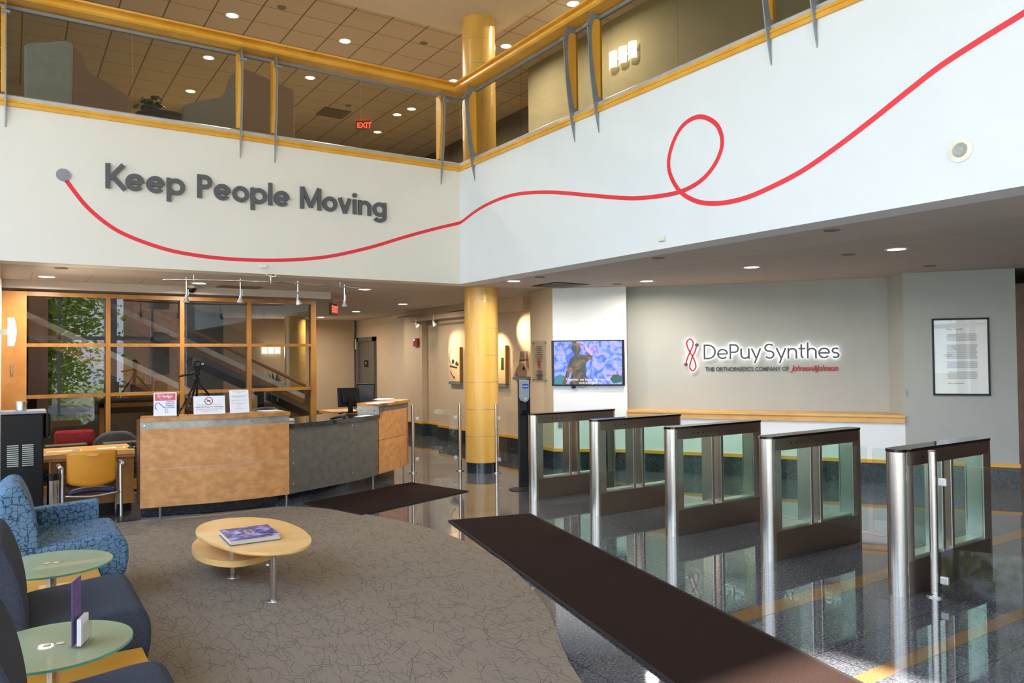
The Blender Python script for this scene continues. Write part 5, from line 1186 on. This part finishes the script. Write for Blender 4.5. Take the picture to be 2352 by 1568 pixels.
for k, s in enumerate((.30, .22, .14, .06)): MB().box((6.6-s+.02, 8.72-s, CEIL-.012-k*.004), (6.6+s+.02, 8.72+s, CEIL-.008-k*.004)).build('louvre', M['black'] if k % 2 == 0 else M['exitbox'], vt)
vt2 = thing('ceiling_vent', 'flat dark vent panel in the upper ceiling behind the balcony glass', 'vent', (5.9, 15.8, UC)); MB().box((5.55, 15.5, UC-.012), (6.15, 16.1, UC-.002)).build('panel', M['exitbox'], vt2)
vt3 = thing('ceiling_vent', 'dark slot vent in the lower ceiling behind the track light', 'vent', (2.6, 11.1, CEIL)); MB().box((2.42, 10.95, CEIL-.01), (3.0, 11.25, CEIL-.001)).build('panel', M['exitbox'], vt3)
sc_ = thing('security_camera', 'black dome security camera under the lower ceiling behind the track light', 'camera', (2.27, 11.25, 2.74))
q = PY(441, 663, 11.2); MB().lathe((q[0], 11.2, 2.70), [(.07, 0), (.07, .04)], 20).build('mount', M['alu'], sc_); MB().sphere((q[0], 11.2, 2.70), .06, 16).build('dome', M['blackgloss'], sc_)
# exit signs
def exit_sign(p, u, lab, hang):
    u = np.array(u, float); nq = np.cross(u, (0, 0, 1)); t = thing('exit_sign', lab, 'exit sign', p)
    MB().obox(p, u, (0, 0, 1), nq, .32, .20, .04).build('housing', M['exitbox'], t)
    text_mesh('exit_letters', 'EXIT', .165, M['exitred'], np.array(p)+nq*.022-u*.135-np.array([0, 0, .055]), u, (0, 0, 1), t, depth=.002, offset=.004)
    MB().cyl((p[0], p[1], p[2]+.1), (p[0], p[1], hang), .012).build('hanger', M['alu'], t); return t
pe = PY(834, 288, 16.0); exit_sign(pe, (.8, -.6, 0), 'red lit exit sign hanging behind the upper balcony glass', UC)
pe = PY(765, 710, 13.0); exit_sign(pe, (.62, .78, 0), 'red lit exit sign turned sideways under the lower ceiling', CEIL)
# sconces with three opal shades
def sconce3(c, u, nq, w, h, lab, power):
    c = np.array(c, float); u = np.array(u, float); nq = np.array(nq, float); t = thing('wall_sconce', lab, 'sconce', c)
    for k in (-1, 0, 1):
        o = c+u*k*w*.36+np.array([0, 0, 0])
        MB().grid(lambda a, b: o+u*(a-.5)*w*.30+np.array([0, 0, (b-.5)*h])+nq*(.03+.05*sin(pi*a)), 8, 2).build('opal_shade', M['opal'], t, solid=.006)
    MB().obox(c+nq*.01, u, (0, 0, 1), nq, w, .03, .015).build('wall_bar', M['metalgrey2'], t)
    area_light(t, c+nq*.15, .3, power, (1, .85, .6), rot=(0, 0, 0) if False else Vector(tuple(-nq)).to_track_quat('Z', 'Y').to_euler(), spread=180)
a = PX(1405, 142, 8.0); b = PX(1467, 116, 8.0); sconce3((7.98, (a[1]+b[1])/2, (a[2]+b[2])/2), (0, -1, 0), (-1, 0, 0), abs(a[1]-b[1]), .26, 'three shade lit sconce on the upper wall behind the balcony glass', 4)
sconce3((5.55, 19.58, 1.94), (1, 0, 0), (0, -1, 0), .46, .16, 'three shade lit sconce glimpsed through the glazed partition', 10)
pS = PY(14, 762, 9.9)
ls_ = thing('wall_sconce', 'single curved white lit sconce on the left wall edge', 'sconce', (-.09, 9.9, pS[2]))
MB().prism([(-.03, 9.78, pS[2]-.15), (.028, 9.78, pS[2]-.15)]+[(.028+.022*sin(pi*k/8), 9.78, pS[2]-.15+.30*k/8) for k in range(1, 8)]+[(.028, 9.78, pS[2]+.15), (-.03, 9.78, pS[2]+.15)], 0, (0, .24, 0)).build('opal_shade', M['opal'], ls_)
MB().box((-.10, 9.87, pS[2]-.03), (-.02, 9.93, pS[2]+.03)).build('wall_mount', M['greymetal'], ls_)
area_light(ls_, (.12, 9.8, pS[2]), .2, 6, (1, .85, .65), rot=(0, radians(-90), 0))
# track light
tk = thing('track_light', 'curved chrome track light with four small spot heads above the desk', 'track light', (2.68, 9.44, 2.66))
rail_pts = catmull([Pz(x, y, 2.655) for x, y in [(372, 641), (445, 642), (552, 644.5), (622, 647), (684, 650), (781, 657), (835, 662)]], 5)
MB().tube(rail_pts, .011, 8).build('rail', M['chrome'], tk)
q = Pz(622, 647, 2.655); MB().cyl((q[0], q[1], 2.64), (q[0], q[1], 2.74), .008).build('support', M['chrome'], tk); MB().lathe((q[0], q[1], 2.725), [(0, 0), (.07, 0), (.075, .015)], 20).build('canopy', M['chrome'], tk)
for x, y in ((445, 642), (781, 657)): q = Pz(x, y, 2.655); MB().cyl((q[0], q[1], 2.64), (q[0], q[1], 2.74), .004).build('support', M['chrome'], tk)
for x, yt, yb, tilt in ((428, 642, 683, 0), (552, 645, 684, 0), (684, 650, 688, .6), (791, 658, 694, 0)):
    q = Pz(x, yt, 2.655); zb2 = wyz((q[0], q[1]), x, yb); e = np.array([q[0], q[1], zb2])
    hd_ = MB().cyl((q[0], q[1], 2.68), e, .007, 8).build('spot_arm', M['chrome'], tk)
    d = np.array([.55*tilt, .3*tilt, -1]); d /= np.linalg.norm(d)
    MB().lathe(e-d*.03, [(.016, 0), (.017, .03), (.038, .085), (.036, .085), (.0, .04)], 18, d).build('spot_head', M['alu'], hd_)
    MB().lathe(e-d*.03, [(0, .075), (.034, .075)], 18, d).build('lamp_glow', M['lampwarm'], hd_)
    MB().cyl(e-d*.02+np.array([.02, 0, .0]), e-d*.10+np.array([.02, 0, 0]), .004, 6).build('back_rod', M['chrome'], hd_)
    spot(tk, e+d*.09, e+d*2, 14, ang=60)
tk2 = thing('track_light', 'dark curved track light with two warm spots aimed at the wall art', 'track light', (6.9, 13.2, 2.6))
MB().tube([(6.75, 14.5, 2.56), (6.82, 13.6, 2.56), (6.85, 12.6, 2.56), (6.8, 11.5, 2.56)], .01, 8).build('rail', mat('bronze_dark', '5a4838', .4, .6), tk2)
for y in (14.2, 13.3, 12.5): MB().cyl((6.82, y, 2.56), (6.82, y, 2.74), .005).build('support', M['chrome'], tk2)
arts = [PX(1050, 840, 7.37), PX(1145, 840, 7.37), PX(1200, 800, 7.37)]
for (x, y), tg in zip(((955, 744), (996, 739), (1075, 735), (1110, 733)), (arts[0], arts[0], arts[1], arts[2])):
    q = PX(x, y, 6.85); d = np.array(tg)-q; d /= np.linalg.norm(d)
    hd_ = MB().cyl((6.85, q[1], 2.57), q, .006, 8).build('spot_arm', M['chrome'], tk2)
    MB().lathe(q-d*.03, [(.016, 0), (.02, .03), (.055, .10), (.05, .10), (0, .05)], 18, d).build('spot_head', M['alu'], hd_)
    MB().lathe(q-d*.03, [(0, .085), (.048, .085)], 18, d).build('lamp_glow', M['lampwarm'], hd_)
    if x != 996: spot(tk2, q+d*.1, np.array(tg)+(0, 0, .30), 85, ang=58, blend=.9)
# small wall fittings
def wall_box(p, u, nq, w, h, lab): t = MB().obox(np.array(p)+np.array(nq)*.02, u, (0, 0, 1), nq, w, h, .035).build('motion_sensor', M['cream'], bevel=.006); tag(t, lab, 'sensor')
wall_box((2.535, LY, 2.828), (1, 0, 0), (0, -1, 0), .085, .04, 'small cream box at the bottom of the left balcony wall')
wall_box((RX, 5.30, 2.833), (0, -1, 0), (-1, 0, 0), .075, .045, 'small cream box at the bottom of the right balcony wall')
hs_ = thing('smoke_sensor', 'round cream ringed fitting on the right balcony wall below the red line', 'sensor', (RX, 2.528, 3.05))
MB().lathe((RX, 2.528, 3.05), [(0.045, 0), (.08, .002), (.08, .012), (.05, .018), (.045, .01)], 32, (-1, 0, 0)).build('outer_ring', M['cream'], hs_)
MB().lathe((RX, 2.528, 3.05), [(.045, .012), (.04, .02), (.025, .012), (.022, .012), (0, .016)], 28, (-1, 0, 0)).build('centre_disc', M['greypaint'], hs_)
q = PL(2071, 902, B2, B3); tag(MB().obox((9.66, 5.36, q[2]), P34, (0, 0, 1), Pn, .02, .09, .03).build('thermostat', M['greymetal']), 'tiny dark switch at the corner left of the framed poster', 'switch')
q = PX(1286, 974, 7.0); ob = PL(1287, 974, A, B); tag(MB().obox(np.array([*ob[:2], ob[2]])+ABn*.01, AB, (0, 0, 1), ABn, .06, .10, .02).build('wall_switch', M['exitbox']), 'small dark switch plate on the wall below the television', 'switch')

# ============================================================ UPPER FLOOR FURNITURE
def lounge_up(x0, x1, x2, y, zl, zh, za, mt1, mt2, lab, s=1):
    "high backed chair: tall back shell x0..x1, side wing sloping down to x2"
    t = thing('wing_chair', lab, 'lounge chair', ((x0+x2)/2, y+.3, UF))
    MB().prism([(x0, y, UF+.12), (x1, y+.08, UF+.12), (x1+s*.01, y+.08, zh-.03), (x1-s*.05, y+.06, zh), (x0+s*.02, y, zl), (x0, y, zl-.04)], 0, (0, .10, 0)).build('back_shell', M[mt1], t, bevel=.03)
    cv = catmull([(x1, zh-.02), (x1+(x2-x1)*.16, zh-.10), (x1+(x2-x1)*.30, za+.12), (x1+(x2-x1)*.55, za+.06), (x2-(x2-x1)*.06, za-.02), (x2, za-.08)], 4)
    MB().prism([(x, y+.10+abs(x-x1)*.5, z) for x, z in cv]+[(x2, y+.10+abs(x2-x1)*.5, UF+.12), (x1, y+.10, UF+.12)], 0, (0, .10, 0)).build('side_wing', M[mt2], t, bevel=.02)
    MB().box((min(x0, x2)+.05, y+.3, UF+.12), (max(x0, x2)-.05, y+.85, UF+.42)).build('seat_cushion', M[mt2], t, bevel=.04)
    MB().cyl(((x0+x2)/2, y+.5, UF), ((x0+x2)/2, y+.5, UF+.13), .2, 20).build('swivel_base', M['black'], t)
lounge_up(.115, .60, 1.245, 10.25, 5.37, 5.52, 5.12, 'shellgrey', 'brownfab', 'tall grey wing chair at the far left behind the balcony glass')
lounge_up(3.25, 2.55, 1.89, 10.25, 5.42, 5.60, 5.12, 'brownfab', 'greyfab', 'brown and grey wing chair behind the paired balcony posts', s=-1)
tbu = thing('round_table', 'dark round table between the two wing chairs upstairs', 'table', (1.72, 11.1, UF))
q = PY(370, 268, 11.1); MB().lathe((1.72, 11.1, q[2]-.05), [(0, 0), (.33, .0), (.35, .03), (.35, .045), (0, .05)], 32).build('table_top', M['charcoal'], tbu); MB().cyl((1.72, 11.1, UF), (1.72, 11.1, q[2]-.05), .05).build('pedestal', M['black'], tbu); MB().cyl((1.72, 11.1, UF), (1.72, 11.1, UF+.02), .24, 24).build('foot', M['black'], tbu)
plu = thing('potted_plant', 'round leaved green plant on the dark upstairs table', 'plant', (1.58, 11.1, q[2]))
c0 = np.array([1.56, 11.1, q[2]]); MB().lathe(c0, [(0, 0), (.07, 0), (.09, .09), (.08, .09), (0, .07)], 18).build('pot', M['charcoal'], plu)
lb = MB()
for k in range(22):
    a = random.uniform(0, 2*pi); el = random.uniform(.1, 1.3); R_ = random.uniform(.09, .20); p = c0+np.array([cos(a)*cos(el)*R_, sin(a)*cos(el)*R_, .08+sin(el)*R_])
    n1 = np.array([cos(a)*.6, sin(a)*.6, .8]); n1 /= np.linalg.norm(n1); u1 = np.cross(n1, (0, 0, 1)); u1 /= np.linalg.norm(u1); v1 = np.cross(n1, u1); r_ = random.uniform(.045, .07)
    lb.quad([p+(u1*cos(2*pi*j/9)+v1*sin(2*pi*j/9)*.8)*r_ for j in range(9)])
lb.build('leaves', M['leafd'], plu)
tag(MB().tube([(6.1, 11.9, 6.5), (8.2, 16.5, 6.5)], .10, 8).build('pipe', M['dark']), 'long dark pipe below the upper ceiling near the corner', 'pipe') if False else None

# ============================================================ OUTSIDE (seen only as reflections)
struct(MB().box((-40, -45, -.4), (40, -13, -.15)).box((-40, -13, -.4), (-10, 30, -.15)), 'ground', M['grass'])
struct(MB().box((-10, -13, -.4), (40, -5.3, -.15)).box((-10, -5.3, -.4), (-6, 30, -.15)), 'ground', mat('paving', '9a9899', .9))
bb_ = thing('brick_building', 'brick building outside reflected in the partition glass', 'building', (10.5, -21, -.15))
MB().box((5.2, -24, -.15), (14, -20, 9)).build('wall', M['brick'], bb_)
for x in (6.0, 7.6, 9.2, 11.0):
    for z in (1, 4.4): MB().box((x, -20.02, z), (x+.9, -19.96, z+2.2)).build('window', M['blackgloss'], bb_)
tag(MB().box((.35, -6.3, -.15), (1.0, -5.8, 7)).build('brick_pier', M['brick']), 'brick pier outside reflected at the left of the partition glass', 'pier')
def tree(c, H, R, lab, n_=2400, sz=1.0, nc=26):
    t = thing('tree', lab, 'tree', (c[0], c[1], -.15)); MB().tube([(c[0], c[1], -.15), (c[0]+.1, c[1], H*.4), (c[0]-.1, c[1], H*.8)], [.28, .2, .06], 8).build('trunk', M['bark'], t)
    lf = MB(); cl = [(c[0]+random.uniform(-R, R)*.7, c[1]+random.uniform(-R, R)*.7, random.uniform(.4, H)) for _ in range(nc)]
    for k in range(n_):
        q = cl[k % nc]; p = np.array(q)+np.random.normal(0, R*.24, 3); d = np.random.normal(0, 1, 3); d /= np.linalg.norm(d); u1 = np.cross(d, (0, 0, 1)); u1 /= np.linalg.norm(u1)+1e-6; v1 = np.cross(d, u1); s = random.uniform(.13, .28)
        s *= sz; lf.quad([p+u1*s, p+v1*s*.6, p-u1*s, p-v1*s*.6])
    lf.build('foliage', M['leaf'], t)
np.random.seed(3)
for c, H, R, la in (((1.2, -15.5), 9, 2.9, 'leafy green tree outside reflected left in the partition'), ((1.5, -29), 13, 3.0, 'leafy green tree outside reflected beside the brick building'), ((-6.0, -17), 8, 3, 'leafy green tree outside beyond the south windows'),
                    ((-12, 8), 9, 3.2, 'leafy green tree outside beyond the west windows'), ((-12, -2), 8, 3, 'second leafy green tree outside beyond the west windows')): tree(c, H, R, la, *((9000, .55, 60) if 'partition' in la or 'beside' in la else (1500, 1.0, 26)))
